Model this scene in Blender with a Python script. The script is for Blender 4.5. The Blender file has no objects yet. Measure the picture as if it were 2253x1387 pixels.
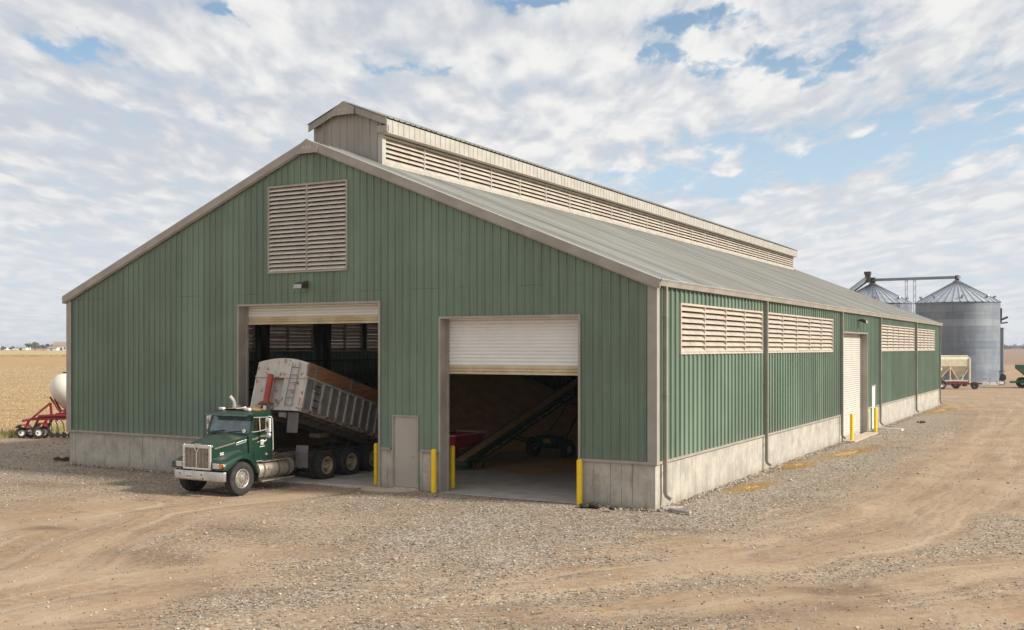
import bpy, bmesh, math, random
import numpy as np
from mathutils import Vector, Matrix
random.seed(7); rng = np.random.default_rng(11)
S = bpy.context.scene; C = S.collection
PI = math.pi
# ------------------------------------------------------------------ camera
FPX, CX, HY, CAMH = 2317.0, 1126.5, 766.0, 4.1
AX_S = (.4851, .8745)
CAM = (9.68, -24.89, CAMH)
R = (.8745, .4851); F = (-.4851, .8745)
cd = bpy.data.cameras.new('camera'); cam = bpy.data.objects.new('camera', cd); C.objects.link(cam)
cam.location = CAM; cam.rotation_euler = (PI/2, 0, math.atan2(.4851, .8745))
cd.sensor_width = 36; cd.lens = 36*FPX/2253; cd.shift_y = (HY-693.5)/2253
cd.clip_start = .5; cd.clip_end = 12000
S.camera = cam
def D(px, py, dep):                       # photo measurement -> world, at a given distance
    a = (px-CX)/FPX; b = -(py-HY)/FPX
    return (CAM[0]+dep*(R[0]*a+F[0]), CAM[1]+dep*(R[1]*a+F[1]), CAMH+dep*b)
def G(px, py, z=0.0): return D(px, py, (CAMH-z)*FPX/(py-HY))

# ------------------------------------------------------------------ mesh builder
class MB:
    def __init__(s): s.v = []; s.f = []; s.g = []
    def add(s, vs, fs):
        o = len(s.v); s.g.append((o, len(s.f))); s.v += [tuple(p) for p in vs]; s.f += [tuple(i+o for i in f) for f in fs]; return s
    def box(s, x0, y0, z0, x1, y1, z1):
        return s.add([(x0,y0,z0),(x1,y0,z0),(x1,y1,z0),(x0,y1,z0),(x0,y0,z1),(x1,y0,z1),(x1,y1,z1),(x0,y1,z1)],
              [(0,3,2,1),(4,5,6,7),(0,1,5,4),(1,2,6,5),(2,3,7,6),(3,0,4,7)])
    def hexa(s, p):                        # 8 points, bottom ring then top ring
        return s.add(p, [(0,3,2,1),(4,5,6,7),(0,1,5,4),(1,2,6,5),(2,3,7,6),(3,0,4,7)])
    def prism(s, poly, axis, a, b):
        n = len(poly)
        def P(q, t):
            return (t,q[0],q[1]) if axis == 'x' else (q[0],t,q[1]) if axis == 'y' else (q[0],q[1],t)
        vs = [P(q,a) for q in poly]+[P(q,b) for q in poly]
        fs = [tuple(range(n-1,-1,-1)), tuple(range(n,2*n))]+[(i,(i+1)%n,n+(i+1)%n,n+i) for i in range(n)]
        return s.add(vs, fs)
    def beam(s, p, q, w, h, up=(0,0,1)):
        p = Vector(p); q = Vector(q); d = (q-p).normalized(); u = Vector(up)
        if abs(d.dot(u)) > .99: u = Vector((0,1,0))
        a = d.cross(u).normalized()*(w/2); b = a.cross(d).normalized()*(h/2)
        return s.hexa([p-a-b,p+a-b,p+a+b,p-a+b,q-a-b,q+a-b,q+a+b,q-a+b])
    def tube(s, pts, r, n=8, cap=True):
        pts = [Vector(p) for p in pts]; rs = r if isinstance(r,(list,tuple)) else [r]*len(pts)
        vs = []; fs = []; m = len(pts)
        for i, p in enumerate(pts):
            d = (pts[min(i+1,m-1)]-pts[max(i-1,0)]).normalized()
            u = Vector((0,0,1)) if abs(d.z) < .9 else Vector((0,1,0))
            a = d.cross(u).normalized(); b = a.cross(d)
            vs += [p+(a*math.cos(2*PI*k/n)+b*math.sin(2*PI*k/n))*rs[i] for k in range(n)]
        for i in range(m-1):
            for k in range(n): fs.append((i*n+k, i*n+(k+1)%n, (i+1)*n+(k+1)%n, (i+1)*n+k))
        if cap: fs += [tuple(range(n-1,-1,-1)), tuple(range((m-1)*n, m*n))]
        return s.add(vs, fs)
    def lathe(s, prof, n=24, o=(0,0,0), axis='z'):   # prof: (radius, along axis)
        vs = []; fs = []; m = len(prof)
        for r, t in prof:
            for k in range(n):
                a = 2*PI*k/n; c, d = r*math.cos(a), r*math.sin(a)
                p = (c,d,t) if axis == 'z' else (t,c,d) if axis == 'x' else (c,t,d)
                vs.append((p[0]+o[0], p[1]+o[1], p[2]+o[2]))
        for i in range(m-1):
            for k in range(n): fs.append((i*n+k, i*n+(k+1)%n, (i+1)*n+(k+1)%n, (i+1)*n+k))
        return s.add(vs, fs)
    def grid(s, rows):
        n = len(rows[0]); vs = [p for r in rows for p in r]; fs = []
        for i in range(len(rows)-1):
            for k in range(n-1): fs.append((i*n+k, i*n+k+1, (i+1)*n+k+1, (i+1)*n+k))
        return s.add(vs, fs)
    def build(s, name, mat, parent=None, smooth=0, bevel=0, norm=True, loc=None, sep=0):
        if sep:                           # every `sep` shapes become an object of their own
            r = None; gs = s.g+[(len(s.v), len(s.f))]
            for i in range(0, len(s.g), sep):
                a, b_ = gs[i], gs[min(i+sep, len(s.g))]; m_ = MB(); m_.v = s.v[a[0]:b_[0]]; m_.f = [tuple(k-a[0] for k in f_) for f_ in s.f[a[1]:b_[1]]]
                o = m_.build(name, mat, parent, smooth, bevel, norm, loc); r = r or o
            return r
        me = bpy.data.meshes.new(name); me.from_pydata(s.v, [], s.f)
        if norm:
            bm = bmesh.new(); bm.from_mesh(me)
            if smooth: bmesh.ops.remove_doubles(bm, verts=bm.verts, dist=.0004)
            bmesh.ops.recalc_face_normals(bm, faces=bm.faces); bm.to_mesh(me); bm.free()
        if smooth:
            me.shade_smooth(); me.set_sharp_from_angle(angle=math.radians(smooth))
        me.materials.append(mat)
        o = bpy.data.objects.new(name, me); C.objects.link(o)
        if parent: o.parent = parent
        if loc: o.location = loc
        if bevel:
            b = o.modifiers.new('bevel', 'BEVEL'); b.width = bevel; b.segments = 2; b.limit_method = 'ANGLE'; b.angle_limit = math.radians(35)
        return o
def tag(o, label=None, cat=None, group=None, kind=None):
    if label: o['label'] = label
    if cat: o['category'] = cat
    if group: o['group'] = group
    if kind: o['kind'] = kind
    return o
def thing(name, label, cat, loc=(0,0,0), rz=0, group=None):
    o = bpy.data.objects.new(name, None); C.objects.link(o); o.location = loc; o.rotation_euler = (0,0,rz); o.empty_display_size = .3
    return tag(o, label, cat, group)

# ------------------------------------------------------------------ node helpers
class NT:
    def __init__(s, tree): s.t = tree; s.n = tree.nodes; s.l = tree.links
    def node(s, typ, **kw):
        n = s.n.new(typ)
        for k, v in kw.items(): setattr(n, k, v)
        return n
    def put(s, sock, v):
        if hasattr(v, 'links') or isinstance(v, bpy.types.NodeSocket): s.l.new(v, sock)
        else:
            try: sock.default_value = v
            except Exception: sock.default_value = (*v, 1.0)
    def math(s, op, a, b=None, c=None, clamp=False):
        n = s.node('ShaderNodeMath', operation=op, use_clamp=clamp); s.put(n.inputs[0], a)
        if b is not None: s.put(n.inputs[1], b)
        if c is not None: s.put(n.inputs[2], c)
        return n.outputs[0]
    def vmath(s, op, a, b=None, out=0):
        n = s.node('ShaderNodeVectorMath', operation=op); s.put(n.inputs[0], a)
        if b is not None: s.put(n.inputs[1], b)
        return n.outputs[out]
    def mix(s, fac, a, b, typ='MIX'):
        n = s.node('ShaderNodeMix', data_type='RGBA', blend_type=typ); s.put(n.inputs[0], fac); s.put(n.inputs[6], a); s.put(n.inputs[7], b); return n.outputs[2]
    def ss(s, x, lo, hi, a=0.0, b=1.0):
        n = s.node('ShaderNodeMapRange', interpolation_type='SMOOTHSTEP'); s.put(n.inputs[0], x)
        for i, v in enumerate((lo,hi,a,b)): s.put(n.inputs[1+i], v)
        return n.outputs[0]
    def noise(s, vec, scale, det=4, rough=.55, dist=0.0, out=0):
        n = s.node('ShaderNodeTexNoise'); s.put(n.inputs['Vector'], vec); n.inputs['Scale'].default_value = scale
        n.inputs['Detail'].default_value = det; n.inputs['Roughness'].default_value = rough; n.inputs['Distortion'].default_value = dist
        return n.outputs[out]
    def voro(s, vec, scale, out='Color', feature='F1', rnd=1.0):
        n = s.node('ShaderNodeTexVoronoi', feature=feature); s.put(n.inputs['Vector'], vec); n.inputs['Scale'].default_value = scale; n.inputs['Randomness'].default_value = rnd
        return n.outputs[out]
    def map(s, vec, scale=(1,1,1), loc=(0,0,0)):
        n = s.node('ShaderNodeMapping'); s.put(n.inputs[0], vec); n.inputs[1].default_value = loc; n.inputs[3].default_value = scale; return n.outputs[0]
    def sep(s, v):
        n = s.node('ShaderNodeSeparateXYZ'); s.put(n.inputs[0], v); return n.outputs
    def comb(s, x, y, z):
        n = s.node('ShaderNodeCombineXYZ'); s.put(n.inputs[0], x); s.put(n.inputs[1], y); s.put(n.inputs[2], z); return n.outputs[0]
    def bump(s, h, strength=.3, dist=.01):
        n = s.node('ShaderNodeBump'); s.put(n.inputs['Height'], h); n.inputs['Strength'].default_value = strength; n.inputs['Distance'].default_value = dist; return n.outputs[0]
def newmat(name):
    m = bpy.data.materials.new(name); m.use_nodes = True; t = NT(m.node_tree)
    b = m.node_tree.nodes['Principled BSDF']; co = t.node('ShaderNodeTexCoord').outputs['Object']
    return m, t, b, co
def pm(name, c1, c2=None, rough=.6, metal=0.0, sc=(1,1,1), ns=3.0, det=5, lo=.35, hi=.65, c3=None, sc3=(1,1,1), ns3=2.0, th3=.55, soft3=.06, bump=0, bs=60, coat=0, r2=.12):
    m, t, b, co = newmat(name)
    n1 = t.noise(t.map(co, sc), ns, det)
    col = t.mix(t.ss(n1, lo, hi), c1, c2 or tuple(x*.82 for x in c1))
    if c3: col = t.mix(t.ss(t.noise(t.map(co, sc3, (3.1,1.7,5.3)), ns3, 8, .65), th3, th3+soft3), col, c3)
    t.put(b.inputs['Base Color'], col); b.inputs['Metallic'].default_value = metal
    t.put(b.inputs['Roughness'], t.math('ADD', rough-r2/2, t.math('MULTIPLY', t.noise(co, ns*2.3, 3), r2), clamp=True))
    if coat: b.inputs['Coat Weight'].default_value = coat; b.inputs['Coat Roughness'].default_value = .15
    if bump: t.put(b.inputs['Normal'], t.bump(t.noise(co, bs, 5, .6), bump, .01))
    return m

# ------------------------------------------------------------------ materials
def siding(name, c, streak, spec=.5):
    m, t, b, co = newmat(name)
    x, y, z = t.sep(co)
    u = t.math('ADD', x, y)
    pid = t.math('FLOOR', t.math('DIVIDE', u, .914))
    w = t.node('ShaderNodeTexWhiteNoise', noise_dimensions='1D'); t.put(w.inputs['W'], pid)
    pv = t.math('MULTIPLY_ADD', w.outputs[0], .24, .88)
    sv = t.comb(t.math('MULTIPLY', u, 9.0), 0.0, t.math('MULTIPLY', z, .35))
    st = t.noise(sv, 1.0, 6, .6)
    big = t.noise(co, .35, 4, .6)
    col = t.mix(t.ss(st, .38, .70, 0, .8), c, streak)
    col = t.mix(t.ss(big, .4, .7, 0, .45), col, tuple(v*1.28+.01 for v in c))
    col = t.mix(1.0, col, t.comb(pv, pv, pv), 'MULTIPLY')
    lap = t.math('MULTIPLY', t.ss(t.math('ABSOLUTE', t.math('SUBTRACT', z, 5.78)), .022, .008), t.ss(t.noise(co, .9, 4, .6), .47, .56, 0, .55)); col = t.mix(lap, col, tuple(v*.5 for v in c))   # sheet lap
    fine = t.noise(co, 14, 5, .7)
    col = t.mix(t.ss(fine, .60, .78, 0, .35), col, (.30,.28,.22))
    # chalky dust with ragged drip edges on the bottom metre of sheet
    dn = t.math('ADD', z, t.math('MULTIPLY', t.noise(sv, .7, 5, .7), 1.3))
    col = t.mix(t.ss(dn, 2.25, 1.7, 0, .22), col, (.30,.27,.21))
    t.put(b.inputs['Base Color'], col); t.put(b.inputs['Roughness'], t.math('MULTIPLY_ADD', big, .25, .34))
    b.inputs['Specular IOR Level'].default_value = spec
    t.put(b.inputs['Normal'], t.bump(t.noise(t.comb(u,0.0,t.math('MULTIPLY',z,.6)), 2.2, 3), .12, .02))
    return m
GREEN = siding('green_siding', (.148,.208,.150), (.112,.160,.114))
GREY_SIDING = siding('grey_siding', (.33,.30,.26), (.25,.225,.19))
BEIGE = pm('beige_trim', (.375,.345,.30), (.315,.285,.245), rough=.5, ns=1.5, c3=(.25,.20,.15), ns3=1.2, th3=.66)
SPOUT = pm('downspout_taupe', (.30,.27,.225), (.25,.22,.18), rough=.45, ns=2)
CREAM = pm('cream_louver', (.56,.49,.405), (.47,.40,.325), rough=.5, ns=2.5, c3=(.34,.275,.20), ns3=3.0, th3=.62)
PALE = pm('pale_trim', (.46,.435,.38), (.395,.365,.31), rough=.5, ns=2.0)
DARKGAP = pm('dark_interior_panel', (.05,.045,.04), rough=.8)
def concrete(name, base, dark, seams=True):
    m, t, b, co = newmat(name)
    x, y, z = t.sep(co); u = t.math('ADD', x, y)
    n = t.noise(co, 1.6, 7, .65); n2 = t.noise(co, 11, 6, .65)
    col = t.mix(t.ss(n, .35, .68), base, dark)
    col = t.mix(t.ss(n2, .52, .72, 0, .5), col, tuple(v*.72 for v in dark))
    if seams:
        sv = t.comb(t.math('MULTIPLY', u, 5.0), 0.0, t.math('MULTIPLY', z, .5))
        col = t.mix(t.ss(t.noise(sv, 1.0, 5, .65), .5, .72, 0, .55), col, (.50,.46,.40))
        col = t.mix(t.ss(t.noise(t.map(sv,(1,1,1),(7,3,2)), 1.7, 5, .65), .54, .72, 0, .65), col, (.20,.165,.13))
        col = t.mix(t.ss(t.noise(t.map(sv,(1,1,1),(17,8,5)), 1.1, 4, .6), .64, .74, 0, .4), col, (.36,.22,.12))
        for per, wd, amt, seed in ((.61,.014,.95,1.3),(1.22,.016,.9,4.1)):
            q = t.math('DIVIDE', t.math('ADD', u, .31), per)
            fr = t.math('ABSOLUTE', t.math('SUBTRACT', t.math('FRACT', q), .5))
            w = t.node('ShaderNodeTexWhiteNoise', noise_dimensions='1D'); t.put(w.inputs['W'], t.math('ADD', t.math('FLOOR', q), seed))
            line = t.math('MULTIPLY', t.ss(fr, wd/per, .2*wd/per), t.math('MULTIPLY', w.outputs[0], amt))
            line = t.math('MULTIPLY', line, t.ss(t.noise(co, 2.5, 3), .3, .55))
            col = t.mix(line, col, (.11,.10,.085))
        # tie-hole dimples
        vh = t.voro(t.comb(t.math('MULTIPLY',u,1.64), 0.0, t.math('MULTIPLY',z,1.9)), 1.0, 'Distance', rnd=.25)
        col = t.mix(t.ss(vh, .045, .02, 0, .6), col, (.12,.11,.10))
        col = t.mix(t.ss(t.noise(co, 40, 4, .7), .66, .74, 0, .5), col, (.13,.12,.10))
        rz = t.math('MULTIPLY', t.ss(t.math('ADD', z, t.math('MULTIPLY', t.noise(sv, .8, 5, .7), .5)), .55, .2), .45)
        col = t.mix(rz, col, (.27,.20,.13))      # splash mud
    t.put(b.inputs['Base Color'], col); b.inputs['Roughness'].default_value = .85
    t.put(b.inputs['Normal'], t.bump(t.noise(co, 22, 7, .65), .35, .012))
    return m
CONC = concrete('wall_concrete', (.51,.465,.39), (.345,.32,.275))
SLAB = concrete('slab_concrete', (.54,.49,.43), (.40,.355,.305), seams=False)
PAD = concrete('pad_concrete', (.55,.45,.335), (.46,.37,.27), seams=False)
def roofmat():
    m, t, b, co = newmat('galvanised_roof'); x, y, z = t.sep(co)
    sv = t.comb(t.math('MULTIPLY', x, .22), t.math('MULTIPLY', y, 3.4), 0.0)
    n = t.noise(sv, 1.0, 6, .6); n2 = t.noise(co, .22, 5, .6)
    col = t.mix(t.ss(n, .32, .68), (.47,.465,.42), (.305,.298,.265))
    col = t.mix(t.ss(n2, .42, .66, 0, .6), col, (.36,.33,.265))
    q = t.math('ABSOLUTE', t.math('SUBTRACT', t.math('FRACT', t.math('ADD', t.math('DIVIDE', y, .3048), .28)), .5))
    w = t.node('ShaderNodeTexWhiteNoise', noise_dimensions='1D'); t.put(w.inputs['W'], t.math('FLOOR', t.math('ADD', t.math('DIVIDE', y, .3048), .28)))
    col = t.mix(t.math('MULTIPLY', t.ss(q, .17, .06), t.math('MULTIPLY_ADD', w.outputs[0], .55, .40)), col, (.13,.125,.11))   # darker line drawn along each rib
    wp3 = t.node('ShaderNodeTexWhiteNoise', noise_dimensions='1D'); t.put(wp3.inputs['W'], t.math('FLOOR', t.math('DIVIDE', y, .914)))
    pv3 = t.math('MULTIPLY_ADD', wp3.outputs[0], .34, .76); col = t.mix(1.0, col, t.comb(pv3, pv3, pv3), 'MULTIPLY')
    t.put(b.inputs['Base Color'], col); b.inputs['Metallic'].default_value = .2; b.inputs['Roughness'].default_value = .5
    return m
ROOF = roofmat()
SHUT = pm('roll_door_white', (.80,.79,.77), (.76,.75,.725), rough=.45, sc=(1,1,1), ns=1.2, c3=(.60,.54,.45), sc3=(.5,.5,.5), ns3=1.0, th3=.6, soft3=.2)
SHUT_DIRTY = pm('grain_dusted_slats', (.62,.53,.36), (.50,.40,.25), rough=.6, ns=2)
DOORP = pm('taupe_door_paint', (.43,.39,.335), (.39,.35,.30), rough=.5, ns=1.2, bump=.03, bs=20)
YEL = pm('safety_yellow', (.95,.62,.012), (.88,.55,.012), rough=.45, ns=4, c3=(.45,.25,.06), ns3=7, th3=.68)
STEEL_DK = pm('dark_steel', (.055,.05,.045), (.09,.07,.055), rough=.65, metal=.3, ns=6)
GALV = pm('silo_galvanised', (.27,.30,.335), (.22,.245,.28), rough=.5, metal=.6, sc=(1,1,1), ns=.5)
BLACK = pm('black_plastic', (.02,.02,.022), (.035,.033,.03), rough=.55, ns=8)
GLASSY = pm('lamp_lens', (.45,.45,.42), (.35,.35,.33), rough=.15, ns=20)
def rubber(name, c, dust):
    return pm(name, c, tuple(v*1.6 for v in c), rough=.85, ns=9, c3=dust, ns3=5, th3=.52, soft3=.2, bump=.15, bs=60)
TYRE = rubber('tyre_rubber', (.022,.021,.020), (.085,.072,.056))
TGREEN = pm('truck_green_paint', (.010,.043,.026), (.008,.035,.021), rough=.34, ns=2, c3=(.055,.060,.042), ns3=3.2, th3=.53, soft3=.25, coat=.35)
HOODP = pm('dusty_green_paint', (.016,.056,.040), (.034,.060,.044), rough=.42, ns=2.2, c3=(.13,.115,.085), ns3=2.4, th3=.5, soft3=.25, coat=.25)
ROOFRUST = pm('rusted_cab_roof', (.035,.085,.055), (.07,.09,.06), rough=.55, ns=5, c3=(.48,.20,.055), sc3=(1,1,1), ns3=5, th3=.43, soft3=.06)
STRIPE = pm('faded_taupe_stripe', (.20,.155,.12), (.15,.12,.09), rough=.5, ns=7)
CHROME = pm('chrome', (.84,.84,.84), (.70,.70,.70), rough=.22, metal=.6, ns=5, c3=(.42,.36,.30), ns3=6, th3=.62)
BUMP = pm('dull_chrome', (.62,.59,.56), (.50,.46,.42), rough=.33, metal=.85, ns=3, c3=(.22,.14,.09), ns3=9, th3=.66)
GRILLE = pm('grille_bars', (.50,.44,.375), (.36,.305,.25), rough=.4, metal=.4, ns=12, c3=(.20,.10,.05), ns3=8, th3=.6)
ALU = pm('aluminium_rim', (.62,.60,.56), (.46,.43,.39), rough=.35, metal=.8, ns=9)
TANRIM = pm('tan_steel_rim', (.46,.38,.27), (.34,.27,.185), rough=.6, ns=8, c3=(.17,.10,.055), ns3=6, th3=.58)
TANK = pm('dirty_aluminium_tank', (.50,.45,.37), (.37,.32,.25), rough=.45, metal=.5, ns=3, c3=(.26,.21,.15), ns3=4, th3=.58)
FRAMEM = pm('dirty_chassis', (.10,.08,.06), (.15,.12,.09), rough=.8, ns=5, c3=(.17,.09,.05), ns3=6, th3=.6)
BOXM = pm('dump_box_aluminium', (.62,.60,.565), (.52,.49,.45), rough=.48, metal=.45, sc=(1,1,.4), ns=2.5, c3=(.27,.17,.105), sc3=(1,1,.7), ns3=3.2, th3=.54, soft3=.12)
BOXIN = pm('box_rib_panel', (.31,.295,.28), (.23,.215,.20), rough=.55, metal=.4, ns=3, c3=(.22,.14,.09), ns3=4, th3=.62)
BOXFRONT = pm('box_front_white', (.57,.53,.475), (.45,.415,.365), rough=.55, sc=(1,1,.6), ns=2, c3=(.30,.17,.09), ns3=4.5, th3=.56)
WOOD = pm('rusty_brown_board', (.36,.165,.065), (.25,.11,.045), rough=.75, sc=(2,.35,6), ns=2.5, c3=(.13,.055,.025), sc3=(1,.5,4), ns3=3, th3=.55, soft3=.15, bump=.15, bs=40)
REDCYL = pm('red_cylinder_paint', (.42,.055,.035), (.33,.045,.03), rough=.4, ns=4, c3=(.22,.06,.035), ns3=7, th3=.62)
RUST = pm('rust', (.26,.10,.045), (.17,.07,.035), rough=.8, ns=10)
FLAP = pm('grey_rubber_flap', (.21,.20,.195), (.16,.15,.14), rough=.75, ns=4)
AMBER = pm('amber_lens', (.85,.28,.02), (.75,.22,.02), rough=.2, ns=12, coat=.5)
LAMP = pm('headlamp_lens', (.75,.75,.73), (.55,.55,.54), rough=.12, metal=.5, ns=14, coat=.6)
WHITE = pm('white_paint', (.75,.74,.70), (.66,.64,.60), rough=.5, ns=4)
IMPRED = pm('implement_red', (.23,.012,.015), (.16,.010,.013), rough=.4, ns=5, c3=(.14,.05,.03), ns3=5, th3=.64)
POLY = pm('white_poly_tank', (.80,.76,.68), (.74,.69,.60), rough=.4, ns=1.2)
CARTG = pm('cart_green', (.012,.14,.045), (.01,.11,.035), rough=.4, ns=3, coat=.3)
CONVG = pm('conveyor_green', (.022,.09,.048), (.016,.065,.035), rough=.5, ns=4, c3=(.16,.12,.07), ns3=6, th3=.6)
HOPRED = pm('hopper_red', (.50,.03,.032), (.40,.022,.026), rough=.45, ns=4)
TENDER = pm('cream_tender_paint', (.66,.59,.44), (.57,.50,.36), rough=.5, ns=3, c3=(.30,.22,.13), ns3=4, th3=.64)
BELT = pm('belt_rubber', (.10,.06,.032), (.15,.09,.05), rough=.9, ns=7)
GRAIN = pm('grain', (.60,.36,.145), (.50,.29,.11), rough=.9, ns=2.0, c3=(.48,.30,.11), ns3=9, th3=.52, bump=.6, bs=45)
SPILL = pm('spilled_grain', (.47,.30,.10), (.40,.25,.09), rough=.9, ns=6, c3=(.32,.22,.12), ns3=14, th3=.52, bump=.7, bs=60)
PIPEW = pm('weathered_white_pipe', (.62,.60,.56), (.48,.45,.40), rough=.6, ns=5)
GREYWOOD = pm('weathered_grey_wood', (.46,.42,.37), (.34,.30,.26), rough=.85, sc=(.6,8,8), ns=2.5, bump=.2, bs=30)
DEBRIS = pm('dark_debris', (.035,.028,.022), (.06,.045,.035), rough=.9, ns=14, bump=.4)
BARK = pm('bark', (.10,.075,.055), rough=.9)
LEAF1 = pm('autumn_leaves', (.105,.100,.055), (.15,.12,.07), rough=.8, ns=.4)
LEAF2 = pm('dark_leaves', (.055,.065,.045), (.08,.08,.055), rough=.8, ns=.4)
HOUSEW = pm('white_house_wall', (.80,.80,.78), rough=.7)
HROOF = pm('brown_house_roof', (.36,.27,.18), (.30,.22,.15), rough=.8)
BLUEROOF = pm('pale_blue_roof', (.34,.39,.44), rough=.5)
def glass(name, c, r=.03):
    m, t, b, co = newmat(name)
    t.put(b.inputs['Base Color'], t.mix(t.ss(t.noise(co, 3, 4), .4, .7), c, tuple(v*1.7 for v in c)))
    b.inputs['Roughness'].default_value = r; b.inputs['Specular IOR Level'].default_value = .9; b.inputs['Coat Weight'].default_value = 1.0; b.inputs['Coat Roughness'].default_value = .02
    return m
WIND = glass('windshield_glass', (.10,.145,.155)); SIDEG = glass('side_glass', (.035,.028,.016))

WIND.node_tree.nodes['Principled BSDF'].inputs['Alpha'].default_value = .82
SIDEG.node_tree.nodes['Principled BSDF'].inputs['Alpha'].default_value = .6
# ------------------------------------------------------------------ world and sun
SUN_EL, SUN_AZ = math.radians(31), math.radians(9)   # azimuth from +x towards +y
sdir = Vector((math.cos(SUN_EL)*math.cos(SUN_AZ), math.cos(SUN_EL)*math.sin(SUN_AZ), math.sin(SUN_EL)))
sl = bpy.data.lights.new('sun', 'SUN'); sl.energy = 5.0; sl.angle = math.radians(5); sl.color = (1.0,.95,.86)
so = bpy.data.objects.new('sun', sl); C.objects.link(so); so.location = (60,10,60); so.rotation_euler = (-sdir).to_track_quat('-Z','Y').to_euler()
W = bpy.data.worlds.new('World'); S.world = W; W.use_nodes = True
t = NT(W.node_tree); bg = t.n['Background']; bg.inputs[1].default_value = .1
sky = t.node('ShaderNodeTexSky', sky_type='NISHITA'); sky.sun_disc = False; sky.sun_elevation = SUN_EL; sky.sun_rotation = PI/2-SUN_AZ
sky.air_density = 1.0; sky.dust_density = 1.4; sky.ozone_density = 1.2
dv = t.vmath('NORMALIZE', t.node('ShaderNodeTexCoord').outputs['Generated'])
dr = t.vmath('DOT_PRODUCT', dv, (R[0],R[1],0.0), 1); df = t.vmath('DOT_PRODUCT', dv, (F[0],F[1],0.0), 1); dz = t.sep(dv)[2]
az = t.math('ARCTAN2', dr, df); el = t.math('ARCSINE', dz)
den = t.math('ADD', t.math('MAXIMUM', dz, 0.0), .11)
pu = t.math('DIVIDE', dr, den); pf = t.math('MULTIPLY', t.math('DIVIDE', df, den), .46)
cp = t.comb(pu, pf, 0.0)
warp = t.noise(cp, 3.0, 2, .55, out=1)
cpw = t.vmath('ADD', cp, t.vmath('MULTIPLY', t.vmath('SUBTRACT', warp, (.5,.5,.5)), (.13,.13,0)))
off = lambda a, b: t.map(cpw, (1,1,1), (a,b,0))
n_big = t.noise(off(0,0), 1.0, 3, .5); n_mid = t.noise(off(5.2,1.3), 8.0, 3, .5); n_fine = t.noise(off(2.2,7.3), 20.0, 5, .6)
# puffs: rounded cells, softened by noise
pv_ = t.voro(t.vmath('ADD', off(1.1,.4), t.vmath('MULTIPLY', t.vmath('SUBTRACT', t.noise(cp, 9, 5, .6, out=1), (.5,.5,.5)), (.12,.12,0))), 9.0, 'Distance', 'SMOOTH_F1')
puff = t.ss(pv_, .62, .10)
gap = None
ga = t.sep(t.noise(t.map(cp,(1,1,1),(8,3,0)), 7.0, 6, .6, out=1)); azw = t.math('ADD', az, t.math('MULTIPLY', t.math('SUBTRACT', ga[0], .5), .17)); elw = t.math('ADD', el, t.math('MULTIPLY', t.math('SUBTRACT', ga[1], .5), .075))
blobs = [(180,100,60,22,.78),(240,205,30,14,.6),(515,38,24,22,.9),(900,138,110,9,.5),(1185,0,90,16,1.1),
 (1535,54,72,18,.85),(1462,128,36,24,.85),(1570,152,110,12,.75),(1750,140,85,24,.95),(1850,108,62,22,.9),(1650,100,320,60,.30),
 (2160,215,90,24,.7),(1850,340,290,44,.92),(1590,392,300,28,.80),(2140,300,150,30,.75),(1430,408,150,20,.6),(470,275,60,18,.5),(2200,120,120,30,.25)]
for px, py, rx, ry, a in blobs:
    a0 = math.atan((px-CX)/FPX); e0 = math.atan((HY-py)/FPX*math.cos(a0))
    qx = t.math('MULTIPLY', t.math('SUBTRACT', azw, a0), FPX/(rx*1.12)); qy = t.math('MULTIPLY', t.math('SUBTRACT', elw, e0), FPX/(ry*1.15))
    q = t.math('ADD', t.math('MULTIPLY', qx, qx), t.math('MULTIPLY', qy, qy))
    g = t.math('MULTIPLY', t.math('EXPONENT', t.math('MULTIPLY', q, -.8)), a)
    gap = g if gap is None else t.math('MAXIMUM', gap, g)
n0 = lambda x, k: t.math('MULTIPLY', t.math('SUBTRACT', x, .5), k)
dens = t.math('ADD', t.math('ADD', n0(puff, .50), n0(n_mid, 1.0)), t.math('ADD', n0(n_fine, 1.1), n0(n_big, .5)))
cover = t.ss(t.math('SUBTRACT', t.math('ADD', dens, .80), t.math('MULTIPLY', gap, 1.15)), -.22, .52)
cover = t.math('MULTIPLY', cover, t.ss(t.math('ADD', n0(n_mid, 1.0), t.math('ADD', n0(n_big, .9), n0(puff, .25))), -.42, .10, .70, 1.0))
n_sh = t.noise(off(5.2,1.345), 8.0, 3, .5)          # the same lumps seen a step lower
lit = t.math('ADD', t.math('ADD', t.math('MULTIPLY', t.math('SUBTRACT', n_mid, n_sh), 1.1), n0(n_big, 1.35)), t.math('ADD', n0(puff, .30), t.math('ADD', n0(n_fine, .62), n0(n_mid, .4))))
lit = t.ss(lit, -.42, .44)
side = t.ss(az, -.55, .5, -.03, .20)
ccol = t.mix(t.math('ADD', lit, side, clamp=True), (6.1,6.3,6.75,1), (9.0,8.95,8.85,1))
ccol = t.mix(t.ss(el, .20, .02, 0, .72), ccol, (7.35,7.65,8.1,1))
skyc = t.mix(1.0, sky.outputs[0], (.82,1.12,1.28,1), 'MULTIPLY')
skyc = t.mix(t.ss(el, .31, .14, 0.30, .82), skyc, (5.9,7.4,8.7,1))
t.put(bg.inputs[0], t.mix(cover, skyc, ccol))

# openings: (u0,u1,z0,z1)
D1 = (-13.97,-8.53,-1,5.42); D2 = (-6.41,-2.12,-1,4.93); MD = (-8.05,-7.15,-1,2.18); GV = (-12.74,-9.67,6.40,9.08)
SV = [(1.7,9.55,3.93,5.30),(10.1,20.15,3.93,5.30),(31.52,42.74,3.93,5.30),(43.66,51.95,3.93,5.30)]
SD = (22.20,27.80,-1,4.78); SM2 = (28.95,30.0,-1,2.26)
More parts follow.
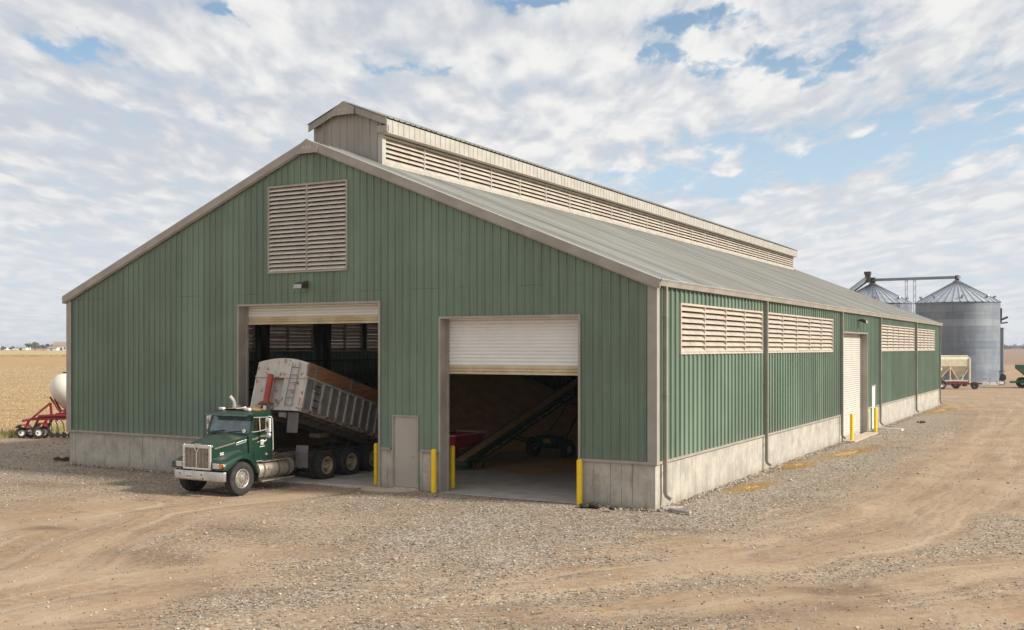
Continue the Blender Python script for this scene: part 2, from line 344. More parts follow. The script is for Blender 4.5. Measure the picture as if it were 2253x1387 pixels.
# ------------------------------------------------------------------ ground
tracks = [  # photo polylines of tyre-worn dirt, width (m), strength
 ([(-300,1330),(0,1265),(180,1185),(340,1125),(520,1098),(720,1080)], 1.5, 1.0),
 ([(-300,1420),(100,1340),(400,1290),(700,1262),(900,1262)], 1.5, .8),
 ([(-200,1190),(100,1140),(300,1108)], 1.6, .6),
 ([(-200,1400),(300,1380),(800,1345),(1150,1340),(1500,1322),(1900,1285),(2253,1240)], .9, .95),
 ([(1000,1300),(1300,1275),(1600,1250),(1900,1205),(2080,1130),(2180,1050),(2260,960)], 1.5, 1.0),
 ([(1350,1212),(1650,1180),(1850,1130),(1990,1070),(2100,1000),(2160,950),(2170,910),(2110,880)], 1.4, .8),
 ([(1700,1220),(1960,1150),(2120,1060),(2230,960),(2260,900),(2200,870)], 1.6, .95),
 ([(2253,1130),(2400,1000),(2420,900)], 2.5, .9),
 ([(2253,1330),(1900,1360),(1500,1385)], .8, .6),
 ([(600,1230),(760,1215),(900,1225)], 1.2, .6),
 ([(2080,868),(2253,862),(2600,862)], 9.0, .9),
]
gravels = [  # light gravel sheets: photo centre, world radius (m), strength
 ([(1150,1110),(1010,1160),(900,1210),(760,1262),(640,1320),(480,1380)], 1.15, .85),
 ([(1420,1145),(1300,1180),(1150,1240),(1000,1280),(860,1330)], 1.4, .68),
 ([(800,1100),(1000,1095),(1250,1130),(1440,1150),(1600,1160)], 1.6, .72),
 ([(0,1010),(150,1045),(300,1060),(420,1075)], 1.6, .8),
 ([(1500,1130),(1650,1080),(1800,1020),(1950,960),(2050,910)], 2.2, .85),
 ([(1150,1320),(1450,1298),(1750,1275),(1950,1245),(2150,1190),(2253,1140)], .75, .75),
 ([(1350,1370),(1600,1372)], .5, .6),
 ([(2253,1200),(2400,1120)], 1.5, .7),
 ([(1750,1110),(1920,1040),(2040,960)], 1.2, .55),
 ([(1150,1232),(1400,1238)], .5, .8),
]
darks = [([(90,1160),(125,1164)],.30,.8),([(1800,1302),(1900,1296)],.45,.7),([(280,1215),(380,1240)],.6,.5),([(520,1165),(620,1180)],.6,.45),
 ([(1420,1168),(1510,1166)],.22,.8),([(60,1060),(120,1072)],.5,.4),([(1060,1250),(1075,1252)],.25,.5),([(1700,1350),(1850,1330)],.6,.5),([(450,1300),(600,1310)],.5,.35),([(1130,1350),(1250,1372)],.6,.4)]
def seg(px, py, poly):
    best = np.full(px.shape, 1e9); sgn = np.zeros(px.shape); along = np.zeros(px.shape); acc = 0
    for (ax, ay), (bx, by) in zip(poly[:-1], poly[1:]):
        dx, dy = bx-ax, by-ay; L2 = dx*dx+dy*dy+1e-9
        tt = np.clip(((px-ax)*dx+(py-ay)*dy)/L2, 0, 1)
        ex, ey = px-(ax+tt*dx), py-(ay+tt*dy); d = np.hypot(ex, ey)
        s = np.sign(dx*ey-dy*ex); w = d < best
        best = np.where(w, d, best); sgn = np.where(w, s, sgn); along = np.where(w, acc+tt*math.sqrt(L2), along); acc += math.sqrt(L2)
    return best, sgn, along
def wp(pl): return [G(*p)[:2] for p in pl]
_tab = rng.random((256,256))
def vnoise(x, y):
    xi = np.floor(x).astype(int); yi = np.floor(y).astype(int); fx = x-xi; fy = y-yi
    fx = fx*fx*(3-2*fx); fy = fy*fy*(3-2*fy); a = lambda i, j: _tab[(xi+i) % 256, (yi+j) % 256]
    return (a(0,0)*(1-fx)+a(1,0)*fx)*(1-fy)+(a(0,1)*(1-fx)+a(1,1)*fx)*fy
def fbm(x, y, o=4):
    r = 0; am = .5
    for i in range(o): r = r+am*vnoise(x+17.3*i, y-9.1*i); x = x*2.03; y = y*2.03; am *= .5
    return r
SM = lambda x, a, b: (lambda q: q*q*(3-2*q))(np.clip((x-a)/(b-a), 0, 1))
FE0, FE1 = (-33.1,5.1), (-33.9,9.3)                 # left field edge runs along this line
def ground_maps(x, y):
    wx = x+.55*(fbm(x*.3, y*.3)-.47)*2; wy = y+.55*(fbm(x*.3+40, y*.3+7)-.47)*2
    dirt = np.zeros(x.shape); rut = np.zeros(x.shape); streak = np.zeros(x.shape); tsd = np.zeros(x.shape); tal = np.zeros(x.shape); bestd = np.full(x.shape, 1e9)
    for pl, w, a in tracks:
        d, sg, al = seg(wx, wy, wp(pl)); k = a*np.exp(-(d/w)**2); dirt = np.maximum(dirt, k)
        sd = d*sg; wn = d/w < bestd; bestd = np.where(wn, d/w, bestd); tsd = np.where(wn, sd, tsd); tal = np.where(wn, al+w*37, tal)
        streak = np.maximum(streak, a*np.exp(-(d/(w*2.2))**2))
        for off in (-.75, .75): rut += -.035*a*np.exp(-((sd-off)/.22)**2) if w < 3 else 0
    gr = np.zeros(x.shape)
    for pl, w, a in gravels:
        d, sg, al = seg(wx, wy, wp(pl)); gr = np.maximum(gr, .85*a*np.exp(-(d/(w*1.55))**2))
    dk = np.zeros(x.shape)
    for pl, w, a in darks:
        d, sg, al = seg(x+.6*(fbm(x*1.5,y*1.5)-.47), y+.6*(fbm(x*1.5+9,y*1.5)-.47), wp(pl)); dk = np.maximum(dk, a*np.exp(-(d/w)**2))
    base = .28+.60*(fbm(x*.22+3, y*.22+8)-.47)
    grav = np.clip(base+.04+.52*gr-.46*dirt*(1-.5*gr), 0, 1)
    # fields
    depth = (x-CAM[0])*F[0]+(y-CAM[1])*F[1]; lat = (x-CAM[0])*R[0]+(y-CAM[1])*R[1]
    n = (fbm(x*.5, y*.5)-.47)
    fl = SM(-(x+33.2+.18*(y-5))+2.2*n, -.6, .9)*(x < -22.5)
    fr = SM(depth+8*n-.15*np.abs(lat-20), 128, 140)
    fld = np.maximum(fl, fr*(x > -120))
    fld = np.maximum(fld, SM(depth, 150, 170))
    return grav, np.clip(dirt,0,1), dk, fld, rut, streak, depth, lat, fr, tsd, tal
def ground_z(x, y):
    x = np.asarray(x, float); y = np.asarray(y, float)
    depth = (x-CAM[0])*F[0]+(y-CAM[1])*F[1]
    return 2.3*SM(depth, 330, 850)+1.2*SM(depth, 900, 3000)
def axis_pts(lo, hi, step, far, g=1.16):
    a = list(np.arange(lo, hi+1e-6, step)); s = step; v = hi
    while v < far: s *= g; v += s; a.append(v)
    s = step; v = lo
    while v > -far: s *= g; v -= s; a.insert(0, v)
    return np.array(a)
gx = axis_pts(-37, 24, .22, 5200); gy = axis_pts(-16, 34, .22, 5200)
GXm, GYm = np.meshgrid(gx, gy); gxf = GXm.ravel(); gyf = GYm.ravel()
grav, dirt, dk, fld, rut, streak, depth, lat, fr, tsd, tal = ground_maps(gxf, gyf)
near = (np.abs(gxf) < 60) & (gyf > -30) & (gyf < 70)
hz = ground_z(gxf, gyf)+np.where(near, rut+.05*(fbm(gxf*.6, gyf*.6)-.47)+.028*(fbm(gxf*2.2,gyf*2.2)-.47)-.0*fld, 0)
hz += np.where(near, .10*grav*np.exp(-np.minimum(np.abs(gxf-1.0)+(gyf < 0)*9, np.abs(gyf+.6)+((gxf > 0) | (gxf < -24))*9)**2/.6)*.3, 0)
inside = (gxf > -22.1) & (gxf < .1) & (gyf > -.12) & (gyf < 55.2)
hz = np.where(inside, -.25, hz)
lip = (gxf > -22.4) & (gxf < .3) & (gyf > -.75) & (gyf <= -.12)
hz = np.where(lip, np.minimum(hz, 0)*.3+.055*SM(gxf,-8.6,-6.6)*SM(-gxf,.5,2.5), hz)
nx, ny = len(gx), len(gy)
me = bpy.data.meshes.new('ground')
me.vertices.add(nx*ny); me.vertices.foreach_set('co', np.column_stack([gxf, gyf, hz]).ravel().astype(np.float32))
ii, jj = np.meshgrid(np.arange(nx-1), np.arange(ny-1)); q0 = (jj*nx+ii).ravel()
quads = np.column_stack([q0, q0+1, q0+nx+1, q0+nx]).ravel().astype(np.int32)
nf = len(q0); me.loops.add(nf*4); me.polygons.add(nf); me.loops.foreach_set('vertex_index', quads)
me.polygons.foreach_set('loop_start', (np.arange(nf)*4).astype(np.int32)); me.update(); me.validate()
def pattr(me, name, arr):
    a = me.attributes.new(name, 'FLOAT', 'POINT'); a.data.foreach_set('value', np.asarray(arr, np.float32))
for nm, ar in (('gravel',grav),('worn',dirt),('damp',dk),('field',fld),('streak',streak),('across',tsd),('along',tal),('brownfield',fr*(lat > 20))): pattr(me, nm, ar)
me.shade_smooth()
ground = bpy.data.objects.new('ground', me); C.objects.link(ground); tag(ground, kind='structure')
m, t, b, co = newmat('yard_ground')
def at(n): x = t.node('ShaderNodeAttribute'); x.attribute_name = n; return x.outputs['Fac']
a_g, a_w, a_d, a_f, a_s, a_b, a_x, a_l = (at(n) for n in ('gravel','worn','damp','field','streak','brownfield','across','along'))
wob = t.math('MULTIPLY', t.math('SUBTRACT', t.noise(co, .7, 4, .6), .5), .5); a_x = t.math('ADD', a_x, wob)
k1 = t.noise(t.comb(t.math('MULTIPLY', a_x, 2.6), t.math('MULTIPLY', a_l, .055), 0.0), 1.0, 6, .62)
k2 = t.noise(t.comb(t.math('MULTIPLY', a_x, 9.0), t.math('MULTIPLY', a_l, .13), 4.0), 1.0, 5, .65)
k3 = t.noise(t.comb(t.math('MULTIPLY', a_x, 4.5), t.math('MULTIPLY', a_l, .09), 9.0), 1.0, 6, .65)
n1 = t.noise(co, .9, 7, .62); n2 = t.noise(co, 5.5, 7, .66); n3 = t.noise(co, 26, 6, .68)
dc = t.mix(t.ss(n1, .34, .66), (.375,.252,.155), (.275,.192,.125))
dc = t.mix(t.ss(n2, .42, .66, 0, .6), dc, (.46,.335,.225))
dc = t.mix(t.math('MULTIPLY', t.ss(k1, .46, .66), t.math('MULTIPLY', a_s, .85), clamp=True), dc, (.47,.36,.255))
dc = t.mix(t.math('MULTIPLY', t.ss(k3, .52, .68), t.math('MULTIPLY', a_s, .75), clamp=True), dc, (.235,.165,.110))
dc = t.mix(t.math('MULTIPLY', t.ss(k2, .54, .70), t.math('MULTIPLY', a_s, .55), clamp=True), dc, (.26,.19,.13))
dc = t.mix(t.ss(n3, .52, .74, 0, .7), dc, (.21,.145,.095))
v1 = t.voro(co, 11.5, 'Color'); vd = t.voro(co, 11.5, 'Distance'); v2 = t.voro(t.map(co,(1,1,1),(.4,.7,0)), 21, 'Color'); vd2 = t.voro(t.map(co,(1,1,1),(.4,.7,0)), 21, 'Distance')
r1, r2, r3 = t.sep(v1); s1, s2, s3 = t.sep(v2)
tone = t.ss(t.math('ADD', a_g, t.math('MULTIPLY', t.math('SUBTRACT', n1, .5), .8)), .35, .95)
def stonecol(ra, rb): 
    c = t.mix(ra, (.11,.088,.066), (.60,.52,.42)); c = t.mix(t.math('MULTIPLY', rb, .6), c, (.40,.30,.205)); return t.mix(t.math('MULTIPLY', tone, .22), c, (.62,.57,.49))
fringe = t.math('ADD', a_g, t.math('MULTIPLY', t.math('SUBTRACT', t.noise(co, 1.1, 8, .68), .5), .85))
fringe = t.math('ADD', fringe, t.math('MULTIPLY', a_s, t.math('MULTIPLY', t.math('SUBTRACT', k3, .5), 1.1)))
sm1 = t.math('MULTIPLY', t.ss(t.math('SUBTRACT', fringe, t.math('MULTIPLY', r3, .75)), .08, .2), t.ss(vd, .50, .42)) 
sm2 = t.ss(t.math('SUBTRACT', fringe, t.math('MULTIPLY', s3, .8)), .0, .14)
gcol2 = stonecol(s1, s2); gcol1 = stonecol(r1, r2)
gcol2 = t.mix(t.ss(vd2, .36, .60, 0, .75), gcol2, (.085,.066,.05))
pt = t.noise(co, .45, 6, .6); dc = t.mix(t.ss(pt, .42, .64, 0, .55), dc, (.475,.355,.245)); dc = t.mix(t.ss(t.noise(t.map(co,(1,1,1),(9,2,0)), 1.3, 7, .65), .56, .68, 0, .6), dc, (.255,.18,.12))
col = t.mix(sm2, dc, gcol2); col = t.mix(sm1, col, gcol1)
col = t.mix(t.ss(t.noise(co, .28, 5, .6), .45, .7, 0, .35), col, t.mix(1.0, col, (.72,.70,.68,1), 'MULTIPLY'))
col = t.mix(t.math('MULTIPLY', a_d, t.ss(n2, .25, .6), clamp=True), col, (.135,.085,.055))
# stubble field colour
x, y, z = t.sep(co)
ff = t.math('ADD', t.math('MULTIPLY', x, F[0]), t.math('MULTIPLY', y, F[1])); rr = t.math('ADD', t.math('MULTIPLY', x, R[0]), t.math('MULTIPLY', y, R[1]))
fn = t.noise(t.comb(t.math('MULTIPLY', rr, .05), t.math('MULTIPLY', ff, .16), 0.0), 1.0, 6, .6); fn2 = t.noise(co, 2.2, 7, .7)
fc = t.mix(t.ss(fn, .35, .65), (.56,.41,.215), (.47,.335,.17)); fc = t.mix(t.ss(fn2, .4, .65, 0, .65), fc, (.66,.51,.30)); fc = t.mix(t.ss(t.noise(co, 9, 5, .7), .52, .72, 0, .45), fc, (.30,.20,.095))
bc = t.mix(t.ss(fn, .38, .62), (.42,.29,.175), (.36,.235,.155)); bc = t.mix(t.ss(fn2, .4, .65, 0, .5), bc, (.44,.32,.19))
bc = t.mix(t.ss(ff, 200, 260), bc, (.30,.20,.14))
fc = t.mix(t.ss(t.noise(t.comb(t.math('MULTIPLY', rr, .12), t.math('MULTIPLY', ff, .5), 3.0), 1.0, 7, .7), .46, .62, 0, .75), fc, (.32,.215,.105)); fc = t.mix(1.0, fc, (.84,.75,.65,1), 'MULTIPLY'); fc = t.mix(a_b, fc, bc)
fe = t.ss(t.math('ADD', a_f, t.math('MULTIPLY', t.math('SUBTRACT', t.noise(co, 3, 6, .7), .5), .5)), .35, .65)
col = t.mix(fe, col, fc)
t.put(b.inputs['Base Color'], col); b.inputs['Roughness'].default_value = .95; b.inputs['Specular IOR Level'].default_value = .15
h = t.math('ADD', t.math('MULTIPLY', t.math('MULTIPLY', sm1, t.math('SUBTRACT', .5, vd)), .030), t.math('MULTIPLY', t.math('MULTIPLY', sm2, t.math('MAXIMUM', t.math('SUBTRACT', .6, vd2), 0.0)), .016))
h = t.math('ADD', h, t.math('ADD', t.math('MULTIPLY', n3, .010), t.math('MULTIPLY', n2, .035)))
t.put(b.inputs['Normal'], t.bump(h, .8, 1.0))
me.materials.append(m)

# loose stones: one scattered sheet nobody could count
def scatter(name, tv, tf, pos, scl, rot, tone, mat):
    k = len(pos); nv = len(tv); tv = np.array(tv, float)
    jit = 1+.35*(rng.random((k,nv,1))-.5)
    P = tv[None]*jit*scl[:,None,:]; c, s = np.cos(rot)[:,None], np.sin(rot)[:,None]
    X = P[:,:,0]*c-P[:,:,1]*s; Y = P[:,:,0]*s+P[:,:,1]*c
    V = np.stack([X+pos[:,0:1], Y+pos[:,1:2], P[:,:,2]+pos[:,2:3]], 2).reshape(-1,3)
    tf = np.array(tf); n3 = tf.shape[1]; FA = (tf[None]+(np.arange(k)*nv)[:,None,None]).reshape(-1)
    me = bpy.data.meshes.new(name); me.vertices.add(k*nv); me.vertices.foreach_set('co', V.ravel().astype(np.float32))
    nf = k*len(tf); me.loops.add(nf*n3); me.polygons.add(nf); me.loops.foreach_set('vertex_index', FA.astype(np.int32))
    me.polygons.foreach_set('loop_start', (np.arange(nf)*n3).astype(np.int32)); me.update()
    pattr(me, 'tone', np.repeat(tone, nv)); me.materials.append(mat)
    o = bpy.data.objects.new(name, me); C.objects.link(o); return o
OCT = ([(1,0,0),(-1,0,0),(0,1,0),(0,-1,0),(0,0,1),(0,0,-.6),(.6,.6,.5),(-.6,-.55,.55)], [(0,6,4),(6,2,4),(2,1,4),(1,7,4),(7,3,4),(3,0,4),(2,6,0),(3,7,1),(0,5,2),(2,5,1),(1,5,3),(3,5,0)])
def tonemat(name, ca, cb, cc):
    m, t, b, co = newmat(name); a = t.node('ShaderNodeAttribute'); a.attribute_name = 'tone'; f = a.outputs['Fac']
    col = t.mix(t.ss(f, 0, .6), ca, cb); col = t.mix(t.ss(f, .6, 1.0), col, cc); t.put(b.inputs['Base Color'], col); b.inputs['Roughness'].default_value = .9
    return m
k = 150000
dd = 14.5+rng.random(k)**1.5*40; la = (rng.random(k)-.5)*dd*1.04
sx = CAM[0]+dd*F[0]+la*R[0]; sy = CAM[1]+dd*F[1]+la*R[1]
sg = ground_maps(sx, sy); pr = np.clip(sg[0]*.85-.12, .05, 1)*(1-sg[3]); ok = (rng.random(k) < pr*.62) & ~((sx > -22.05) & (sx < .06) & (sy > -.02) & (sy < 55))
ok &= ~((sx > -8.95) & (sx < -7.1) & (sy > -.62) & (sy < .1))
sx, sy, dd = sx[ok], sy[ok], dd[ok]
from bisect import bisect
ixx = np.clip(np.searchsorted(gx, sx), 1, nx-1); iyy = np.clip(np.searchsorted(gy, sy), 1, ny-1)
HZ = hz.reshape(ny, nx); sz = HZ[iyy, ixx]*.5+HZ[iyy-1, ixx-1]*.5
r = (.011+.020*rng.random(len(sx))**2.5)*(1+.012*(dd-15))
big = rng.random(len(sx)) < .004; r = np.where(big, r*2.0, r)
scl = np.column_stack([r*(.8+.6*rng.random(len(r))), r*(.7+.4*rng.random(len(r))), r*(.5+.35*rng.random(len(r)))])
st = scatter('gravel', *OCT, np.column_stack([sx,sy,sz+r*.15]), scl, rng.random(len(r))*6.28, rng.random(len(r)), tonemat('loose_stone', (.15,.12,.09), (.38,.315,.245), (.60,.53,.44)))
tag(st, 'loose pale grey and tan gravel scattered over the dirt yard', 'gravel', kind='stuff')
kk = 5200
u_ = rng.random(kk); side_ = rng.random(kk) < .62
bx0 = np.where(side_, .02+np.abs(rng.normal(0,.16,kk)), -22.0+22.0*u_); by0 = np.where(side_, 55*u_, -.0-np.abs(rng.normal(0,.16,kk)))
ok = side_ | ~(((bx0 > D1[0]) & (bx0 < D1[1])) | ((bx0 > D2[0]) & (bx0 < D2[1])) | ((bx0 > MD[0]-.8) & (bx0 < MD[1]+.1)))
ok &= ~(side_ & (by0 > SD[0]) & (by0 < SD[1]))
bx0, by0 = bx0[ok], by0[ok]; r = .018+.03*rng.random(len(bx0))**2.5; dist = np.where(bx0 > 0, bx0, -by0)
scl = np.column_stack([r*(.8+.6*rng.random(len(r))), r*(.7+.4*rng.random(len(r))), r*(.5+.35*rng.random(len(r)))])
st = scatter('gravel', *OCT, np.column_stack([bx0,by0,.012+.05*np.exp(-dist/.12)*rng.random(len(r))]), scl, rng.random(len(r))*6.28, rng.random(len(r)), bpy.data.materials['loose_stone'])
tag(st, 'small stones banked against the foot of the concrete footing', 'gravel', kind='stuff')
# stubble: short pale straws standing in the cut field beyond the left corner
k = 30000
dd = 46+rng.random(k)**1.25*190; la = (-.50+.10*rng.random(k))*dd
sx = CAM[0]+dd*F[0]+la*R[0]; sy = CAM[1]+dd*F[1]+la*R[1]; sg = ground_maps(sx, sy); ok = sg[3] > .5
sx, sy, dd = sx[ok], sy[ok], dd[ok]
hh = .03+.06*rng.random(len(sx)); wd = .015+.00025*dd
BL = ([(-1,0,0),(1,0,0),(0,.7,0),(.25,.3,1)], [(0,1,3),(1,2,3),(2,0,3)])
scl = np.column_stack([wd, wd, hh])
o = scatter('stubble', *BL, np.column_stack([sx,sy,np.zeros(len(sx))]), scl, rng.random(len(sx))*6.28, rng.random(len(sx)), tonemat('straw', (.22,.15,.075), (.42,.305,.17), (.64,.51,.33)))
tag(o, 'golden cut stubble covering the field left of the green shed', 'stubble', kind='stuff')
k = 5000
tq = rng.random(k); dd = 45+10*rng.random(k); la = (-.505+.12*rng.random(k))*dd
sx = CAM[0]+dd*F[0]+la*R[0]; sy = CAM[1]+dd*F[1]+la*R[1]; sg = ground_maps(sx, sy); e = sg[3]; ok = (e > .3) & (rng.random(k) < np.exp(-((sx+33.6+.18*(sy-5)+.8)/1.3)**2))
sx, sy = sx[ok], sy[ok]; hh = .12+.25*rng.random(len(sx)); scl = np.column_stack([np.full(len(sx),.016)]*2+[hh])
o = scatter('grass', *BL, np.column_stack([sx,sy,np.zeros(len(sx))]), scl, rng.random(len(sx))*6.28, rng.random(len(sx)), tonemat('verge_grass', (.10,.12,.03), (.22,.20,.06), (.48,.37,.15)))
tag(o, 'rough yellow green grass along the edge of the stubble field', 'grass', kind='stuff')
# standing crop strip beyond the stubble
mb = MB(); rows = []
for dep in np.linspace(452, 640, 8):
    rows.append([(*D(CX+FPX*l, 766, dep)[:2], float(ground_z(*D(CX+FPX*l, 766, dep)[:2]))+.85+.12*random.random()) for l in np.linspace(-.56,-.36,90)])
front = [[(p[0],p[1],p[2]-1.1) for p in rows[0]], rows[0]]
mb.grid(front); mb.grid(rows)
mb.build('wheat_field', pm('standing_crop', (.50,.36,.17), (.42,.29,.125), rough=.9, ns=.25, sc=(1,1,1), c3=(.58,.45,.24), ns3=.6), norm=False)
tag(bpy.data.objects['wheat_field'], 'strip of standing golden crop beyond the cut stubble', 'crop', kind='stuff')

# ------------------------------------------------------------------ the shed
WX, WY = -22.0, 55.0; EAVE, RIDGE, RX = 5.80, 10.30, -11.12
SL = (RIDGE-EAVE)/(-RX)
def roofz(x): return RIDGE-SL*abs(x-RX)
shed = thing('storage_shed', 'long green ribbed metal grain storage shed with louvred roof monitor and concrete footing', 'shed', (RX,0,0))
def P(name, mb, mat, parent=shed, **kw):
    o = mb.build(name, mat, parent, **kw)
    return o
def off(o):                                  # parts are modelled in world metres; shift to the shed's base
    return o
shed.location = (0,0,0)
def ribbed(mb, fn, u0, u1, z0, ztop, holes=(), pitch=.3048, depth=.042, base=.098, top=.056, minor=True, brk=(), phase=0.0, cuts=()):
    bp = {round(u0,4): None, round(u1,4): None}
    pr = [(u0-1,0.0)]; c = math.floor(u0/pitch)*pitch-pitch+phase
    while c < u1+pitch:
        pr += [(c-base/2,0),(c-top/2,depth),(c+top/2,depth),(c+base/2,0)]
        if minor:
            for k in (1/3,2/3): q = c+pitch*k; pr += [(q-.022,0),(q-.010,.006),(q+.010,.006),(q+.022,0)]
        c += pitch
    pr.append((u1+1,0)); pu = np.array([p[0] for p in pr]); pd = np.array([p[1] for p in pr])
    us = sorted(set([u0,u1]+[p[0] for p in pr if u0 < p[0] < u1]+[e for h in holes for e in h[:2] if u0 < e < u1]+[e for e in brk if u0 < e < u1]))
    zt = ztop if callable(ztop) else (lambda u: ztop)
    for a, b in zip(us[:-1], us[1:]):
        if b-a < 1e-6: continue
        da, db = float(np.interp(a, pu, pd)), float(np.interp(b, pu, pd)); mid = (a+b)/2
        hs = sorted([(h[2],h[3]) for h in holes if h[0] < mid < h[1]]); z = z0; iv = []
        for h0, h1 in hs:
            if h0 > z: iv.append((z,h0,0))
            z = max(z,h1)
        iv.append((z,None,1))
        for za, zb, last in iv:
            ta, tb = (zt(a), zt(b)) if last else (zb, zb)
            if last and min(ta,tb) <= za: continue
            ks = [za]+[k for k in cuts if za < k < min(ta,tb)]
            mb.add([fn(a,da,za),fn(b,db,za),fn(b,db,tb),fn(a,da,ta)], [(0,1,2,3)])
LV = [(1.7,9.35,3.93,5.30),(9.74,13.2,3.93,5.30),(14.2,16.9,3.93,5.30),(17.2,26.4,3.93,5.30),(27.2,36.2,3.93,5.30),(37,46,3.93,5.30)]
CT = 1.19
g = MB(); ribbed(g, lambda u,d,z:(u,-d,z), WX, 0, CT, lambda u: roofz(u)-.02, [D1,D2,MD,GV], brk=[RX], depth=.028, base=.056, top=.034, pitch=.25); P('gable_wall', g, GREEN, norm=False)
g = MB(); ribbed(g, lambda u,d,z:(u,WY+d,z), WX, 0, CT, lambda u: roofz(u)-.02, [], brk=[RX]); P('gable_wall', g, GREEN, norm=False)
g = MB(); ribbed(g, lambda u,d,z:(d,u,z), 0, WY, CT, EAVE-.03, SV+[SD,SM2], pitch=.35, depth=.05, base=.105, top=.075); P('side_wall', g, GREEN, norm=False)
g = MB(); ribbed(g, lambda u,d,z:(WX-d,u,z), 0, WY, CT, EAVE-.03, LV); P('side_wall', g, GREEN, norm=False)
# concrete footing wall, 25 cm thick, set 1.5 cm behind the sheet
def spans(lo, hi, holes):
    out = []; z = lo
    for h in sorted(holes):
        if h[0] > z: out.append((z,h[0]))
        z = h[1]
    out.append((z,hi)); return out
fw = MB()
for a, b in spans(WX+.012, -.012, [D1,D2,MD]): fw.box(a, .012, -.4, b, .27, CT)
for a, b in spans(.27, WY-.27, [SD,SM2]): fw.box(-.27, a, -.4, -.012, b, CT)
fw.box(WX+.012, .27, -.4, WX+.27, WY-.27, CT); fw.box(WX+.012, WY-.27, -.4, -.012, WY-.012, CT)
P('concrete_footing', fw, CONC, bevel=.008)
bt = MB()
for a, b in spans(WX, 0, [D1,D2,MD]): bt.box(a+.072, -.056, CT-.03, b-.072, .008, CT+.035)
for a, b in spans(0, WY, [SD,SM2]): bt.box(-.008, a+.072, CT-.03, .056, b-.072, CT+.035)
P('base_trim', bt, BEIGE, sep=1)
fl = MB(); fl.box(WX+.28, .02, -.35, -.28, WY-.28, .045)
P('floor_slab', fl, SLAB)
for a, b, y0 in ((D1[0],D1[1],0),(D2[0],D2[1],0)):
    s = MB(); s.box(a+.02, -.10, -.3, b-.02, .0185, .05); P('door_sill', s, SLAB, bevel=.01)
s = MB(); s.box(-.0185, SD[0]+.02, -.3, .55, SD[1]-.02, .06); P('door_sill', s, PAD, bevel=.01)
# corner trims
for (cx0, sx_) in ((0,1),(WX,-1)):
    for (cy0, sy_) in ((0,-1),(WY,1)):
        c = MB(); a0 = cx0+sx_*.058; b0 = cy0+sy_*.058
        z1 = EAVE-.06
        c.box(min(a0,cx0-sx_*.20), min(b0,b0-sy_*.010), CT-.035, max(a0,cx0-sx_*.20), max(b0,b0-sy_*.010), z1)
        c.box(min(a0,a0-sx_*.010), min(b0-sy_*.010,cy0-sy_*.12), CT-.035, max(a0,a0-sx_*.010), max(b0-sy_*.010,cy0-sy_*.12), z1)
        P('corner_trim', c, BEIGE)
# roof sheets
up = Vector((SL,0,1)).normalized()
def roofsheet(sgn, x0, x1, y0, y1, zoff, mat, name, pitch=.3048, hole=None):
    mb = MB(); n = Vector((sgn*SL,0,1)).normalized()
    def fn(u, d, s):      # s = distance along x from the ridge
        x = RX+sgn*s; return (x+n.x*d, u, RIDGE-SL*s+zoff+n.z*d)
    ribbed(mb, fn, y0, y1, x0, x1, [hole] if hole else [], pitch=pitch, depth=.046, base=.10, top=.05); return P(name, mb, mat, norm=False)
roofsheet(1, 0, 11.30, -.10, WY+.1, .02, ROOF, 'roof', hole=(2.1,52.8,-1,1.15)); roofsheet(-1, 0, 11.04, -.10, WY+.1, .02, ROOF, 'roof', hole=(2.1,52.8,-1,1.35))
for y in (-.115, WY+.115):
    rt = MB(); sgy = -1 if y < 1 else 1
    for sg in (1,-1):
        LE = 11.28 if sg > 0 else 11.06
        q = [(RX+sg*.0, RIDGE+.07), (RX+sg*LE, RIDGE-SL*LE+.07), (RX+sg*LE, RIDGE-SL*LE-.16), (RX+sg*.0, RIDGE-.16)]
        rt.prism(q, 'y', y-.02, y+.02)
        q = [(RX, RIDGE-.16), (RX+sg*(LE-.08), RIDGE-SL*(LE-.08)-.16), (RX+sg*(LE-.08), RIDGE-SL*(LE-.08)-.20), (RX, RIDGE-.20)]
        rt.prism(q, 'y', y-sgy*.010, y-sgy*.075)
    P('rake_fascia', rt, BEIGE)
    rt = MB()
    for sg in (1,-1):
        LE = 11.28 if sg > 0 else 11.06
        q = [(RX, RIDGE+.072), (RX+sg*LE, RIDGE-SL*LE+.072), (RX+sg*LE, RIDGE-SL*LE+.094), (RX, RIDGE+.094)]
        rt.prism(q, 'y', y+sgy*.022, y-sgy*.17)
    P('rake_cap', rt, PALE)
def capplate(x, y, z, sl, name):
    c = MB(); q = [(x-.42,z-.10-.42*sl),(x-.42,z-.36-.30*sl),(x-.3,z-.38-.20*sl),(x+.3,z-.38-.20*sl),(x+.42,z-.36-.30*sl),(x+.42,z-.10-.42*sl),(x,z-.02)]
    c.prism(q, 'y', y-.03, y); o = P(name, c, BEIGE)
    l = MB()
    for k in (-.13,0,.13): l.lathe([(0,y-.038),(.035,y-.036),(.05,y-.0305)], 10, (x+k,0,z-.29), 'y')
    P('rivet_cover', l, PALE, o, smooth=40)
capplate(RX, -.137, RIDGE+.13, SL, 'ridge_plate')
# eave gutters
for sg in (1,-1):
    xw = 0 if sg > 0 else WX
    gt = MB(); X = lambda a: xw+sg*a
    gt.prism([(X(.03),EAVE-.14),(X(.15),EAVE-.14),(X(.19),EAVE-.02),(X(.205),EAVE-.005),(X(.205),EAVE+.012),(X(.18),EAVE+.012),(X(.172),EAVE-.02),(X(.14),EAVE-.12),(X(.045),EAVE-.12),(X(.045),EAVE-.01),(X(.03),EAVE-.01)], 'y', -.10, WY+.1)
    P('gutter', gt, BEIGE)
    ed = MB(); ed.box(min(X(.185),X(.216)), -.13, EAVE+.014, max(X(.185),X(.216)), WY+.13, EAVE+.032); P('gutter_lip', ed, PALE)
